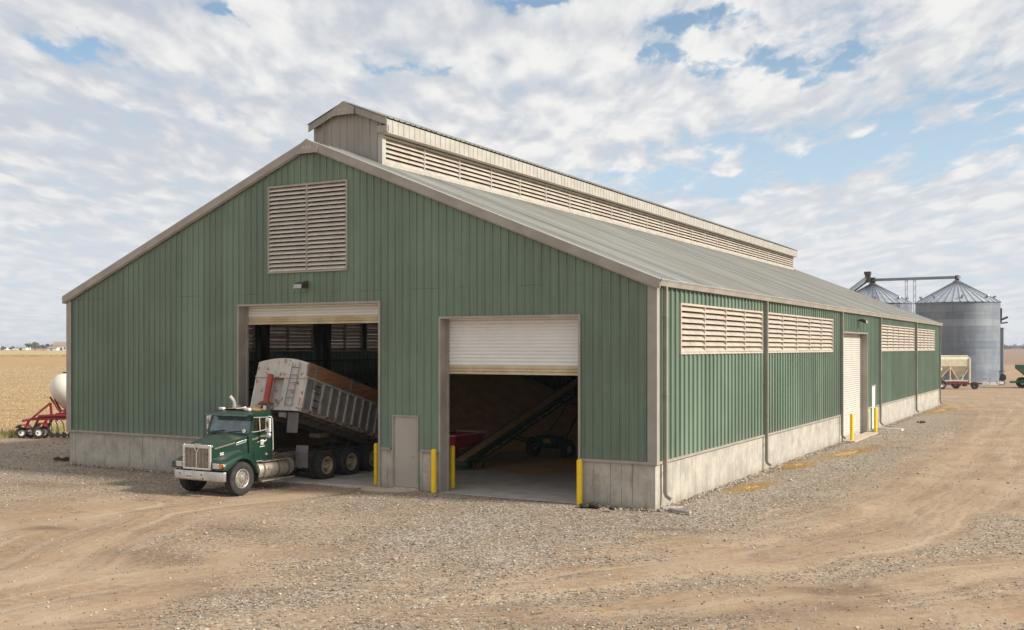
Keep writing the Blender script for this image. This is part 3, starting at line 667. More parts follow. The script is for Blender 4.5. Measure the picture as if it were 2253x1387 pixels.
# downspouts
for y in (.42, 9.82, 21.72, 30.95, 43.2, 54.35):
    d = MB(); w = .05; zt = EAVE-.142
    bot = .42 if y < 5 else .36
    d.box(.052, y-w, bot, .155, y+w, zt)
    d.hexa([(.052,y-w,bot-.002),(.052,y+w,bot-.002),(.052,y+w,bot-.001),(.052,y-w,bot-.001)]*2) if False else None
    k = [(.052,bot),(.155,bot),(.185,bot-.07),(.27,bot-.12),(.235,bot-.20),(.10,bot-.11)]
    d.prism(k, 'y', y-w, y+w)
    for z in (.9, 2.9, 4.9): d.box(.050, y-w-.02, z, .160, y+w+.02, z+.04)
    P('downspout', d, SPOUT, bevel=.006)
# louvred vents
def louver(name, O, U, N, w, z0, z1, bays, pitch, mat_b, mat_f, divw=.04, parent=shed, proud=.05, blade=.86):
    O = Vector(O); U = Vector(U); N = Vector(N); Z = Vector((0,0,1))
    def W_(u, n, z): return tuple(O+U*u+N*n+Z*z)
    def bx(mb, u0, u1, n0, n1, za, zb): mb.hexa([W_(u0,n0,za),W_(u1,n0,za),W_(u1,n1,za),W_(u0,n1,za),W_(u0,n0,zb),W_(u1,n0,zb),W_(u1,n1,zb),W_(u0,n1,zb)])
    fr = MB(); e = .055
    bx(fr, -e, w+e, -.09, proud+.01, z0-e, z0); bx(fr, -e, w+e, -.09, proud+.01, z1, z1+e)
    bx(fr, -e, 0, -.09, proud+.01, z0, z1); bx(fr, w, w+e, -.09, proud+.01, z0, z1)
    cuts = [w*k/bays for k in range(1,bays)] if isinstance(bays,int) else bays
    for c in cuts: bx(fr, c-divw/2, c+divw/2, -.085, proud+.004, z0, z1)
    f = fr.build('vent_frame', mat_f, None)
    bl = MB(); n = max(1, round((z1-z0)/pitch)); p = (z1-z0)/n; edges = [0]+list(cuts)+[w]
    for a, b in zip(edges[:-1], edges[1:]):
        a += divw/2+.002 if a > 0 else .002; b -= divw/2+.002 if b < w else .002
        for k in range(n):
            zt = z1-k*p-.006; zb = zt-p*blade
            tl = random.uniform(-.003,.003)
            sec = [(-.075,zt),(-.072,zt-.008),(proud-.012,zb+.002+tl),(proud-.012,zb-.022+tl),(proud,zb-.022+tl),(proud,zb+.010+tl),(-.066,zt)]
            vs = [W_(a,s[0],s[1]) for s in sec]+[W_(b,s[0],s[1]) for s in sec]; m_ = len(sec)
            bl.add(vs, [(i,(i+1)%m_,m_+(i+1)%m_,m_+i) for i in range(m_)]+[tuple(range(m_-1,-1,-1)),tuple(range(m_,2*m_))])
    o = bl.build(name, mat_b, parent, norm=False); f.parent = o
    return o
CREAM_DIM = pm('cream_louver_dimmed', (.46,.395,.33), (.38,.32,.265), rough=.5, ns=2.5)  # cream louver paint with the interior shade put into its colour
louver('louver_vent', (GV[0]+.05,0,0), (1,0,0), (0,-1,0), GV[1]-GV[0]-.1, GV[2]+.05, GV[3]-.05, 2, .132, pm('gable_louver_paint', (.70,.65,.575), (.62,.57,.495), rough=.5, ns=3, c3=(.42,.36,.29), ns3=3, th3=.62), BEIGE, .055, blade=.70)
for (a,b,z0,z1), nb in zip(SV, (4,5,6,5)): louver('louver_vent', (0,a+.055,0), (0,1,0), (1,0,0), b-a-.11, z0+.055, z1-.055, nb, .150, CREAM, CREAM, blade=.76)
for (a,b,z0,z1) in LV: louver('louver_vent', (WX,b-.055,0), (0,-1,0), (-1,0,0), b-a-.11, z0+.055, z1-.055, max(2,round((b-a)/1.75)), .150, CREAM_DIM, CREAM_DIM, blade=.83)
# roll-up doors
def curtain(mb, fn, u0, u1, z0, z1, pitch=.098, dep=.030):
    n = int((z1-z0)/pitch); rows = []
    for k in range(n+1):
        for q, d in ((.0,0),(.22,dep*.8),(.5,dep),(.78,dep*.8)):
            z = z1-(k+q)*pitch
            if z < z0: break
            rows.append([fn(u0,d,z), fn(u1,d,z)])
    rows.append([fn(u0,0,z0), fn(u1,0,z0)]); mb.grid(rows)
SHUT_DIM = pm('roll_door_white_dimmed', (.57,.535,.48), (.52,.485,.43), rough=.5, ns=1.0)  # same door white, darkened in its colour to offset the strong sun
def rolldoor(u0, u1, ztop, zbot, fn, dirty, depth=.36, jamb=.30):
    SHUT = globals()['SHUT'] if dirty else SHUT_DIM
    c = MB(); curtain(c, lambda u,d,z: fn(u,depth-d,z), u0+.03, u1-.03, zbot+.24, ztop+.05); o = P('roll_door', c, SHUT, smooth=60)
    bb = MB(); curtain(bb, lambda u,d,z: fn(u,depth-d,z), u0+.03, u1-.03, zbot+.07, zbot+.24); bb.build('bottom_slats', SHUT_DIRTY if dirty else SHUT, o, smooth=60)
    br = MB()
    def bx(mb, ua, ub, da, db, za, zb): mb.hexa([fn(ua,da,za),fn(ub,da,za),fn(ub,db,za),fn(ua,db,za),fn(ua,da,zb),fn(ub,da,zb),fn(ub,db,zb),fn(ua,db,zb)])
    bx(br, u0+.03, u1-.03, depth-.03, depth+.03, zbot, zbot+.07); br.build('bottom_bar', SHUT_DIRTY if dirty else SHUT, o)
    f = MB(); e = .05
    for ua, ub in ((u0-e,u0+.012),(u1-.012,u1+e)): bx(f, ua, ub, -.05, depth+.06, .03, ztop+e)
    bx(f, u0+.012, u1-.012, -.05, depth-.04, ztop-.012, ztop+e)
    f.build('door_frame', BEIGE, o)
    gd = MB()
    for ua, ub in ((u0+.0125,u0+.075),(u1-.075,u1-.0125)): bx(gd, ua, ub, depth-.075, depth-.032, .05, ztop-.013)
    gd.build('guide_rail', BEIGE, o, sep=1)
    hs = MB(); bx(hs, u0-.1, u1+.1, depth+.07, depth+.55, ztop-.02, ztop+.55); hs.build('roll_housing', STEEL_DK, o)
    return o
fy = lambda u,d,z: (u,d,z)
fx = lambda u,d,z: (-d,u,z)
rolldoor(D1[0],D1[1],D1[3],4.84,fy,True); rolldoor(D2[0],D2[1],D2[3],3.37,fy,True); rolldoor(SD[0],SD[1],SD[3],.065,fx,False,.30)
# walk-in doors
def mandoor(u0, u1, ztop, fn, mat, hside):
    def bx(mb, ua, ub, da, db, za, zb): mb.hexa([fn(ua,da,za),fn(ub,da,za),fn(ub,db,za),fn(ua,db,za),fn(ua,da,zb),fn(ub,da,zb),fn(ub,db,zb),fn(ua,db,zb)])
    d = MB(); bx(d, u0+.055, u1-.055, -.012, .035, .125, ztop-.055); o = P('walk_door', d, mat, bevel=.004)
    f = MB(); bx(f, u0, u0+.05, -.048, .20, .06, ztop); bx(f, u1-.05, u1, -.048, .20, .06, ztop); bx(f, u0+.05, u1-.05, -.048, .20, ztop-.05, ztop); f.build('door_frame', BEIGE, o)
    s = MB(); bx(s, u0+.05, u1-.05, -.06, .20, .06, .12); s.build('threshold', ALU, o)
    h = MB(); uh = u1-.14 if hside else u0+.14
    h.tube([fn(uh,-.012,1.02), fn(uh,-.07,1.02), fn(uh-(.12 if hside else -.12),-.075,1.02)], .014, 8)
    p0 = fn(uh,-.018,1.02); h.lathe([(0,-.019),(.035,-.019),(.035,-.012)], 12, (p0[0],0,p0[2]), 'y') if fn is fy else None
    h.build('door_handle', ALU, o, smooth=50)
    k = MB()
    for z in (.35,1.15,1.95): bx(k, u0+.045, u0+.075, -.025, -.0125, z, z+.1)
    k.build('hinge', BEIGE, o, sep=1)
mandoor(MD[0],MD[1],MD[3],fy,DOORP,True); mandoor(SM2[0],SM2[1],SM2[3],fx,WHITE,True)
# roof monitor
MX0, MX1, MY0, MY1, MPX = -12.58, -9.88, 1.95, 53.0, -11.23
MZE, MSL = 11.30, .40
def mz(x): return 11.88-MSL*abs(x-MPX)
for y, sg in ((MY0,-1),(MY1,1)):
    w = MB(); ribbed(w, lambda u,d,z:(u,y+sg*d,z), MX0, MX1, 9.60, lambda u: mz(u)-.03, brk=[MPX], depth=.028, minor=False)
    P('monitor_wall', w, GREY_SIDING, norm=False)
    f = MB(); yy = y+sg*.16
    for q in ([(MPX,11.88+.03),(MX1+.30,mz(MX1+.30)+.03),(MX1+.30,mz(MX1+.30)-.19),(MPX,11.88-.19)], [(MPX,11.88+.03),(MX0-.10,mz(MX0-.10)+.03),(MX0-.10,mz(MX0-.10)-.19),(MPX,11.88-.19)]): f.prism(q, 'y', min(yy,yy-sg*.03), max(yy,yy-sg*.03))
    f.box(MX1-.06, min(yy-sg*.012,y+sg*.04), 10.82, MX1+.30, max(yy-sg*.012,y+sg*.04), mz(MX1+.3)-.192)
    P('monitor_fascia', f, GREY_SIDING)
capplate(MPX, MY0-.192, 11.88+.08, MSL*.9, 'ridge_plate')
for sg, xe in ((1, MX1+.31), (-1, MX0-.12)):
    mb = MB(); n = Vector((sg*MSL,0,1)).normalized(); run = abs(xe-MPX)+.02
    ribbed(mb, lambda u,d,s: (MPX+sg*s+n.x*d, u, 11.88-MSL*s+.05+n.z*d), MY0-.2, MY1+.2, 0, run, depth=.036, base=.085, top=.035); P('monitor_roof', mb, ROOF, norm=False)
fa = MB(); ribbed(fa, lambda u,d,z:(MX1+.30+d,u,z), MY0-.15, MY1+.15, 10.82, mz(MX1+.30)-.0, depth=.02, base=.05, top=.03, minor=False); P('monitor_eave_panel', fa, PALE, norm=False)
sf = MB(); sf.box(MX1-.03, MY0-.115, 10.795, MX1+.325, MY1+.115, 10.815); P('monitor_soffit', sf, PALE)
zb_ = roofz(MX1)+.055
cp_ = MB(); cp_.box(MX1-.10, MY0-.045, 9.62, MX1+.06, MY0+.10, 10.79); cp_.box(MX1-.10, MY1-.10, 9.62, MX1+.06, MY1+.045, 10.79); P('monitor_corner_post', cp_, PALE, sep=1)
nb = 23
o = louver('louver_vent', (MX1,MY0+.155,0), (0,1,0), (1,0,0), MY1-MY0-.31, zb_+.10, 10.70, nb, .150, CREAM, PALE, .05, blade=.80)
fl_ = MB(); fl_.prism([(MX1-.05,zb_-.05),(MX1+.16,zb_-.10),(MX1+.16,zb_-.075),(MX1+.065,zb_-.02),(MX1+.065,zb_+.04),(MX1-.05,zb_+.04)], 'y', MY0+.105, MY1-.105); P('monitor_flashing', fl_, PALE)
w = MB(); ribbed(w, lambda u,d,z:(MX0-d,u,z), MY0, MY1, 9.6, mz(MX0)-.03, minor=False); P('monitor_wall', w, GREY_SIDING, norm=False)
# wall floodlights
def flood(fn, u, z):
    h = MB(); Q = [fn(u+a,d,z+c) for a,d,c in ((-.17,-.20,-.06),(.17,-.20,-.06),(.17,-.42,-.13),(-.17,-.42,-.13),(-.17,-.16,.10),(.17,-.16,.10),(.17,-.40,.03),(-.17,-.40,.03))]
    h.hexa(Q); o = P('wall_light', h, STEEL_DK, bevel=.012)
    l = MB(); Q = [fn(u+a,d,z+c) for a,d,c in ((-.145,-.23,-.078),(.145,-.23,-.078),(.145,-.40,-.132),(-.145,-.40,-.132))]; l.add(Q+[(q[0],q[1],q[2]-.006) for q in Q], [(0,1,2,3),(4,5,6,7),(0,1,5,4),(1,2,6,5),(2,3,7,6),(3,0,4,7)]); l.build('lamp_lens', GLASSY, o)
    fr = MB(); Q = [fn(u+a,d,z+c) for a,d,c in ((-.15,-.424,-.115),(.15,-.424,-.115),(.15,-.430,-.115),(-.15,-.430,-.115),(-.15,-.405,.012),(.15,-.405,.012),(.15,-.411,.012),(-.15,-.411,.012))]; fr.hexa(Q); fr.build('lamp_glass', GLASSY, o)
    b_ = MB(); b_.beam(fn(u,-.035,z+.02), fn(u,-.21,z+.02), .08, .08); b_.beam(fn(u,-.03,z+.02), fn(u,-.045,z+.02), .18, .22); b_.build('lamp_bracket', STEEL_DK, o)
flood(fy, -11.25, 6.0); flood(fx, 25.6, 5.36)
# steel frames inside
for y in (.35, 9.55, 13.7, 21.7, 30.9, 43.2, WY-.4):
    c = MB()
    for x0, x1 in ((WX+.30,WX+.62),(-.62,-.30)): c.box(x0, y-.1, .046, x1, y+.1, EAVE-.3)
    for sg, xe in ((1,-.45),(-1,WX+.45)): c.beam((RX,y,RIDGE-.35), (xe,y,roofz(xe)-.35), .18, .4)
    P('steel_frame', c, STEEL_DK, sep=1)
gi = MB()
for xx in (WX+.14, -.14):
    for z in (2.3,3.5,5.45): gi.box(xx-.06, .1, z, xx+.06, SD[0]-.2 if xx > -1 else WY-.1, z+.05)
for k in range(1,8):
    for sg in (1,-1):
        x = RX+sg*k*1.5; gi.box(x-.04, .05, roofz(x)-.12, x+.04, WY-.05, roofz(x)-.04)
P('wall_girt', gi, STEEL_DK, sep=1)

# concrete pad at the walk door
pd = MB(); pd.prism([(-8.88,-.05),(-8.80,-.52),(-8.3,-.60),(-7.35,-.42),(-7.10,-.05)][::-1], 'z', -.12, .065)
o = pd.build('concrete_pad', PAD, None, bevel=.015); tag(o, 'small tan concrete step pad on the gravel under the taupe walk door', 'pad')

# ------------------------------------------------------------------ bollards
def bollard_mesh():
    m_ = MB(); r_ = .078; H = 1.22
    m_.lathe([(0,-.3),(r_,-.3),(r_,H-.06),(r_*.93,H-.03),(r_*.72,H-.008),(r_*.4,H),(0,H+.003)], 20); return m_
BL_ = [((-9.08,.60,0.045),'yellow bollard standing in the doorway edge just behind the raised truck dump box'),
 ((-6.55,-.15,0.05),'yellow bollard on the gravel between the taupe walk door and the half open roll door'),
 ((-6.68,1.03,.045),'yellow bollard inside the shed beside the red hopper and conveyor tail'),
 ((-2.03,-.17,0),'yellow bollard at the right jamb of the half open roll door on the gable'),
 ((.30,22.75,0),'yellow bollard on the near side of the closed white roll door on the long wall'),
 ((.32,28.35,0),'yellow bollard on the long wall standing in front of the narrow white walk door')]
bm0 = None
for loc, lab in BL_:
    if bm0 is None: o = bollard_mesh().build('bollard', YEL, None, smooth=40); bm0 = o
    else: o = bm0.copy(); C.objects.link(o)
    o.location = loc; tag(o, lab, 'bollard', 'yellow bollards at the shed doors')

# ------------------------------------------------------------------ dump truck (front towards -y; local x is across)
TX = -12.09
trk = thing('dump_truck', 'dark green conventional dump truck with raised aluminium grain box backing into the shed doorway', 'truck', (TX,0,0))
def tp(name, mb, mat, parent=trk, **kw): return mb.build(name, mat, parent, **kw)
# chassis
for s in (-1,1):
    f = MB(); x0, x1 = sorted((s*.30, s*.39)); f.box(x0,-3.25,.62,x1,5.0,.84); f.box(min(s*.22,s*.30-.001*s),-3.25,.82,max(s*.22,s*.30-.001*s),5.0,.84); tp('frame_rail', f, FRAMEM)
c = MB()
for y in (-2.3,-1.2,-.2,1.4,2.7,4.3): c.box(-.30,y-.05,.66,.30,y+.05,.80)
tp('crossmember', c, FRAMEM, sep=1)
for y in (-2.88,.86,2.08,3.28):
    a = MB(); a.tube([(-.88,y,.46),(.88,y,.46)], .07, 10)
    if y > 0: a.lathe([(0,y-.22),(.15,y-.2),(.2,y-.05),(.2,y+.05),(.15,y+.2),(0,y+.22)], 12, (0,0,.46), 'y')
    for s in (-1,1): a.box(s*.34-.04,y-.45,.56,s*.34+.04,y+.45,.615)
    tp('axle', a, FRAMEM, smooth=40)
def wheel(x, y, sgn, front, inner=False, r=.462, w=.125):
    # wheel hub plane faces sgn*x
    tm = MB(); R0 = .275
    pr = [(R0-.005,-w*.9),(R0+.03,-w),(r*.80,-w*1.05),(r*.94,-w*.98),(r*.985,-w*.86)]
    g_ = .014
    for q in (-.5,0,.5):
        pr += [(r,w*(q-.22)),(r,w*(q-.05)),(r-g_,w*(q-.04)),(r-g_,w*(q+.04)),(r,w*(q+.05)),(r,w*(q+.22))]
    pr += [(r*.985,w*.86),(r*.94,w*.98),(r*.80,w*1.05),(R0+.03,w),(R0-.005,w*.9)]
    tm.lathe(pr, 48, axis='x')
    for k in range(44):                       # shoulder lugs
        a = 2*PI*k/44
        for sd in (-1,1):
            c_, s_ = math.cos(a), math.sin(a); da = .035
            P_ = lambda rr, aa, xx: (xx, rr*math.cos(aa), rr*math.sin(aa))
            tm.hexa([P_(r*.95,a-da,sd*w*.80),P_(r*.95,a+da,sd*w*.80),P_(r*.93,a+da,sd*w*1.0),P_(r*.93,a-da,sd*w*1.0),P_(r+.004,a-da,sd*w*.80),P_(r+.004,a+da,sd*w*.80),P_(r*.975,a+da,sd*w*.97),P_(r*.975,a-da,sd*w*.97)])
    o = tm.build('wheel', TYRE, trk, smooth=35, loc=(x,y,r))
    rm = MB()
    if front: pr = [(R0-.003,-w*.85),(R0-.003,w*.93),(R0-.02,w*.97),(R0-.045,w*.90),(R0-.06,w*.55),(.20,w*.75),(.125,w*.82),(.115,w*1.05),(.10,w*1.25),(.075,w*1.3),(.07,w*1.55),(.05,w*1.6),(0,w*1.6)]
    else: pr = [(R0-.003,-w*.85),(R0-.003,w*.93),(R0-.02,w*.97),(R0-.045,w*.90),(R0-.055,w*.1),(.20,-w*.25),(.14,-w*.3),(.13,w*.0),(.12,w*.35),(.10,w*.55),(.095,w*.75),(.06,w*.8),(0,w*.8)]
    if inner: pr = [(R0-.003,-w*.85),(R0-.003,w*.93),(R0-.03,w*.9),(R0-.06,0),(0,0)]
    rm.lathe([(q[0], q[1]*sgn) for q in pr], 40, axis='x')
    ro = rm.build('rim', ALU if front else TANRIM, o, smooth=35)
    if not inner:
        hb = MB(); nh = 10; xb = (w*.70 if front else -w*.27)*sgn
        for k in range(nh):
            a = 2*PI*k/nh+.2; hb.lathe([(0,xb+.022*sgn),(.014,xb+.022*sgn),(.017,xb+.0*sgn)], 6, (0,.155*math.cos(a),.155*math.sin(a)), 'x')
        hb.build('lug_nut', ALU if front else RUST, o)
        hh = MB(); xb = (w*.655 if front else -w*.24)*sgn
        for k in range(nh if front else 5):
            a = 2*PI*(k+.5)/(nh if front else 5)+.2; rr = .205 if front else .19
            hh.lathe([(0,xb+.012*sgn),(.02 if front else .032,xb+.012*sgn),(.02 if front else .032,xb-.01*sgn)], 10, (0,rr*math.cos(a),rr*math.sin(a)), 'x')
        hh.build('hand_hole', BLACK, o)
    return o
for s in (-1,1): wheel(s*.87, -2.89, s, True)
for y in (.86,2.08,3.28):
    for s in (-1,1): wheel(s*.83, y, s, False); wheel(s*.54, y, s, False, True)
# bumper
b_ = MB(); pl = [(-1.01,-3.36),(-.95,-3.54),(-.82,-3.66),(.90,-3.66),(.985,-3.62),(1.0,-3.54)]
pin = [(p[0]*.975,p[1]+.03) for p in pl]
rows = []
for z, k in ((.44,.985),(.47,1.0),(.66,1.0),(.70,.99)): rows.append([(p[0]*k,p[1]+(1-k)*1.2,z) for p in pl])
b_.grid(rows); b_.grid([[(p[0],p[1],z) for p in pin] for z in (.70,.44)]); b_.grid([rows[-1],[(p[0],p[1],.70) for p in pin]]); b_.grid([[(p[0],p[1],.44) for p in pin],rows[0]])
bum = tp('bumper', b_, BUMP, smooth=30)
p_ = MB(); p_.box(-.40,-3.6740,.49,-.13,-3.6620,.645); pla = p_.build('licence_plate', WHITE, bum, bevel=.003)
q_ = MB()
for k, (u, hgt) in enumerate(((-.36,.05),(-.30,.06),(-.235,.05),(-.18,.055))):
    q_.box(u-.014,-3.6780,.515,u-.004,-3.6745,.515+hgt); q_.box(u+.006,-3.6780,.515,u+.016,-3.6745,.515+hgt); q_.box(u-.0035,-3.6780,.515+hgt*.45,u+.0055,-3.6745,.515+hgt*.6)
q_.build('plate_marking', BLACK, bum)
h_ = MB()
for x, z in ((-.62,.61),(.20,.60),(.26,.50)): h_.lathe([(0,-3.6655),(.024,-3.6650),(.024,-3.6550)], 10, (x,0,z), 'y')
h_.build('tow_hole', BLACK, bum, sep=1)
# hood
def crown(hw, zt, zs, zb, y, n=9):
    pts = [(-hw*1.02,y,zb),(-hw*1.0,y,zs)]
    for k in range(n):
        a = -1+2*k/(n-1); pts.append((a*hw*.95, y, zt-(zt-zs)*.78*abs(a)**2.6))
    pts += [(hw*1.0,y,zs),(hw*1.02,y,zb)]; return pts
h_ = MB(); st = [(-3.60,.535,1.425,1.35,.74),(-3.52,.55,1.447,1.365,.74),(-3.15,.60,1.525,1.44,.74),(-2.75,.665,1.61,1.53,.76),(-2.40,.735,1.675,1.60,.78)]
h_.grid([crown(s_[1],s_[2],s_[3],s_[4],s_[0]) for s_ in st])
hood = tp('hood', h_, HOODP, smooth=50)
for sg in (-1,1):
    sp = MB(); rows = []
    for s_ in st: rows.append([(sg*(s_[1]*1.0+.0045),s_[0],s_[3]+.005),(sg*(s_[1]*1.02+.006),s_[0],s_[4])])
    sp.grid(rows); sp.build('side_panel', TGREEN, hood)
    q = MB(); q.hexa([(sg*.652,-3.05,1.36),(sg*.680,-2.62,1.44),(sg*.684,-2.62,1.44),(sg*.657,-3.05,1.36),(sg*.650,-3.05,1.40),(sg*.678,-2.62,1.49),(sg*.682,-2.62,1.49),(sg*.655,-3.05,1.40)]) if False else None
    sv = MB(); y0, y1 = -2.82, -2.50
    def hx(y): return float(np.interp(y,[s_[0] for s_ in st],[s_[1]*1.01 for s_ in st]))
    fr_ = [(y0,1.365),(y1,1.435),(y1+.02,1.515),(y0+.02,1.445)]
    sv.hexa([(sg*(hx(y)+.004),y,z) for y,z in fr_]+[(sg*(hx(y)+.026),y,z) for y,z in fr_]); so_ = sv.build('side_vent', CHROME, hood, bevel=.006)
    s2 = MB()
    for k in (.30,.58): s2.hexa([(sg*(hx(y)+.0265),y,z) for y,z in ((y0+.03,1.375+.08*k),(y1-.02,1.443+.08*k-.005),(y1-.02,1.462+.08*k-.005),(y0+.03,1.393+.08*k))]+[(sg*(hx(y)+.030),y,z) for y,z in ((y0+.03,1.375+.08*k),(y1-.02,1.443+.08*k-.005),(y1-.02,1.462+.08*k-.005),(y0+.03,1.393+.08*k))])
    s2.build('vent_slot', BLACK, hood)
    st2 = MB(); st2.grid([[(sg*(hx(y)*1.0+.0095),y,z+.022),(sg*(hx(y)*1.003+.0105),y,z-.022)] for y,z in ((-3.52,1.325),(-3.15,1.39),(-2.84,1.445))]); st2.build('hood_stripe', STRIPE, hood)
    em = MB()
    for yy, zz, w2, h2 in ((-3.33,1.185,.035,.03),(-3.26,1.19,.035,.03),(-3.295,1.142,.075,.022)): xx = hx(yy)*1.012+.010; em.box(min(sg*xx,sg*(xx+.005)),yy-w2,zz-h2/2,max(sg*xx,sg*(xx+.005)),yy+w2,zz+h2/2)
    em.build('hood_marking', WHITE, hood)
# grille
gr_ = MB(); gw = .525; z0, z1 = .735, 1.425; yf = -3.65
gr_.box(-gw,yf,z0,-gw+.075,-3.54,z1); gr_.box(gw-.075,yf,z0,gw,-3.54,z1); gr_.box(-gw+.075,yf,z1-.095,gw-.075,-3.54,z1); gr_.box(-gw+.075,yf,z0,gw-.075,-3.54,z0+.055)
gri = tp('grille', gr_, CHROME, bevel=.014)
q = MB(); zb_, zt_ = z0+.055, z1-.095
for k in range(-8,9):
    x = k*.053
    if abs(k) < 1: continue
    q.box(x-.015, yf+.02, zb_, x+.008, yf+.055, zt_)
q.build('grille_bar', GRILLE, gri)
q = MB(); q.box(-gw+.075, yf+.085, zb_, gw-.075, yf+.09, zt_); q.build('grille_backing', BLACK, gri)
q = MB(); q.box(-.017, yf+.006, zb_, .017, yf+.06, zt_-.10)
q.hexa([(-.017,yf+.006,zt_-.11),(.017,yf+.006,zt_-.11),(.017,yf+.06,zt_-.11),(-.017,yf+.06,zt_-.11),(-.10,yf+.006,zt_),(-.055,yf+.006,zt_),(-.055,yf+.06,zt_),(-.10,yf+.06,zt_)])
q.hexa([(-.017,yf+.007,zt_-.11),(.017,yf+.007,zt_-.11),(.017,yf+.06,zt_-.11),(-.017,yf+.06,zt_-.11),(.055,yf+.007,zt_),(.10,yf+.007,zt_),(.10,yf+.06,zt_),(.055,yf+.06,zt_)])
q.build('grille_centre_bar', CHROME, gri)
q = MB(); q.lathe([(0,yf-.022),(.03,yf-.02),(.045,yf-.004),(.045,yf)], 16, (0,0,z1-.055), 'y'); q.prism([(-.075,z1-.03),(-.03,z1-.06),(-.03,z1-.02),(-.06,z1-.005)], 'y', yf-.012, yf-.001); q.prism([(.075,z1-.03),(.06,z1-.005),(.03,z1-.02),(.03,z1-.06)], 'y', yf-.012, yf-.001); q.prism([(-.13,z1),(.13,z1),(.09,z1+.03),(-.09,z1+.03)], 'y', yf+.01, yf+.07)
q.build('grille_emblem', BUMP, gri, smooth=40)
# front fenders
WYc, WZc, WRa = -2.88, .46, .56
for sg in (-1,1):
    fm = MB(); rows = []; prof = [(-3.61,.93),(-3.57,.975),(-3.46,1.01),(-3.26,1.065),(-3.06,1.135),(-2.88,1.175),(-2.72,1.185),(-2.58,1.155),(-2.46,1.075),(-2.37,.96),(-2.30,.82),(-2.24,.66),(-2.22,.60)]
    for y, zt in prof:
        d = y-WYc; za = WZc+math.sqrt(max(WRa**2-d*d,0)) if abs(d) < WRa else .74
        zb2 = max(za, .74) if y < WYc else (max(za,.56) if abs(d) < WRa else .56)
        zb2 = min(zb2, zt-.02); hi = .50
        rows.append([(sg*hi,y,zt+.05),(sg*.70,y,zt+.035),(sg*.86,y,zt),(sg*.935,y,zt-.03),(sg*.972,y,max(zt-.085,zb2+.012)),(sg*.985,y,zb2),(sg*.95,y,zb2+.004),(sg*.55,y,zb2+.012)])
    fm.grid(rows); r0 = rows[0]; fm.add(r0, [tuple(range(len(r0)))])
    fe_ = tp('fender', fm, TGREEN, smooth=50)
    du = MB(); du.grid([[(sg*(x_),y,z+.006) for x_,y,z in ((abs(r_[0][0])+.05,r_[0][1],r_[0][2]-.005),(abs(r_[1][0]),r_[1][1],r_[1][2]),(abs(r_[2][0])-.03,r_[2][1],r_[2][2]+.005))] for r_ in rows[1:7]]); du.build('fender_top', HOODP, fe_, smooth=50)
    l_ = MB(); y = -3.625; x0, x1 = sorted((sg*.585,sg*.80)); l_.box(x0,y,.815,x1,y+.05,.925); l_.build('headlight', LAMP, fe_, bevel=.015)
    hz_ = MB(); hz_.box(x0-.015,y+.012,.79,x1+.015,y+.03,.935); hz_.build('headlight_bezel', CHROME, fe_, bevel=.005)
    l_ = MB(); x0, x1 = sorted((sg*.82,sg*.955)) if sg > 0 else (-.985,-.93); l_.hexa([(x0,y+(.02 if sg < 0 else 0),.80),(x1,y+(0 if sg < 0 else .02),.80),(x1,y+.12,.80),(x0,y+.12,.80),(x0,y+(.02 if sg < 0 else 0),.93),(x1,y+(0 if sg < 0 else .02),.93),(x1,y+.12,.93),(x0,y+.12,.93)]); l_.build('turn_signal', AMBER if sg > 0 else HOODP, fe_, bevel=.02)
    mf = MB(); mf.box(min(sg*.55,sg*.97),-2.235,.30,max(sg*.55,sg*.97),-2.222,.60); mf.build('fender_flap', BLACK, fe_)
# cab
yb = -1.52
cb = MB(); A = [(-2.42,.78,.50),(-2.40,.82,.62),(-2.38,.845,.80)]
def ring(y_f, y_b, hw, z, r_=.06): return [(-hw,y_b,z),(-hw,y_f+r_,z),(-hw+r_,y_f,z),(hw-r_,y_f,z),(hw,y_f+r_,z),(hw,y_b,z)]
rg = [ring(-2.38,yb,.80,.66),ring(-2.40,yb,.835,.78),ring(-2.42,yb,.85,1.2),ring(-2.44,yb,.85,1.60),ring(-2.43,yb,.845,1.665)]
for a in range(len(rg)-1):
    n_ = len(rg[0]); cb.grid([rg[a]+[rg[a][0]], rg[a+1]+[rg[a+1][0]]])
# pillars and header round the windows
zs, zt2 = 1.665, 2.15
def pil(p0, p1, w_, d_, q0=None):
    (x0,y0),(x1,y1) = p0, p1
    cb.hexa([(x0-w_/2,y0-d_/2,zs-.01),(x0+w_/2,y0-d_/2,zs-.01),(x0+w_/2,y0+d_/2,zs-.01),(x0-w_/2,y0+d_/2,zs-.01),(x1-w_/2,y1-d_/2,zt2),(x1+w_/2,y1-d_/2,zt2),(x1+w_/2,y1+d_/2,zt2),(x1-w_/2,y1+d_/2,zt2)])
for sg in (-1,1):
    pil((sg*.805,-2.38),(sg*.775,-2.22),.07,.08)
    cb.hexa([(sg*.845-.03,-1.76,zs-.01),(sg*.845+.0,-1.76,zs-.01),(sg*.845,yb,zs-.01),(sg*.845-.03,yb,zs-.01),(sg*.81-.03,-1.76,zt2),(sg*.81,-1.76,zt2),(sg*.81,yb,zt2),(sg*.81-.03,yb,zt2)])
cb.box(-.81,yb-.02,zs,.81,yb,zt2)
rr_ = [ring(-2.30,yb,.81,zt2,.08),ring(-2.32,yb,.815,2.22,.09),ring(-2.27,yb+.01,.79,2.275,.09),ring(-2.15,yb-.02,.70,2.305,.1)]
for a in range(3): cb.grid([rr_[a]+[rr_[a][0]], rr_[a+1]+[rr_[a+1][0]]])
cab = tp('cab', cb, TGREEN, smooth=35, bevel=0)
rf = MB(); rf.grid([[(x,y,2.365-.06*(x/.7)**2-.05*abs(y+1.75)) for x in np.linspace(-.72,.72,9)] for y in np.linspace(-2.17,yb-.02,6)]); rf.build('cab_roof', ROOFRUST, cab, smooth=60)
vs = MB(); rows = []
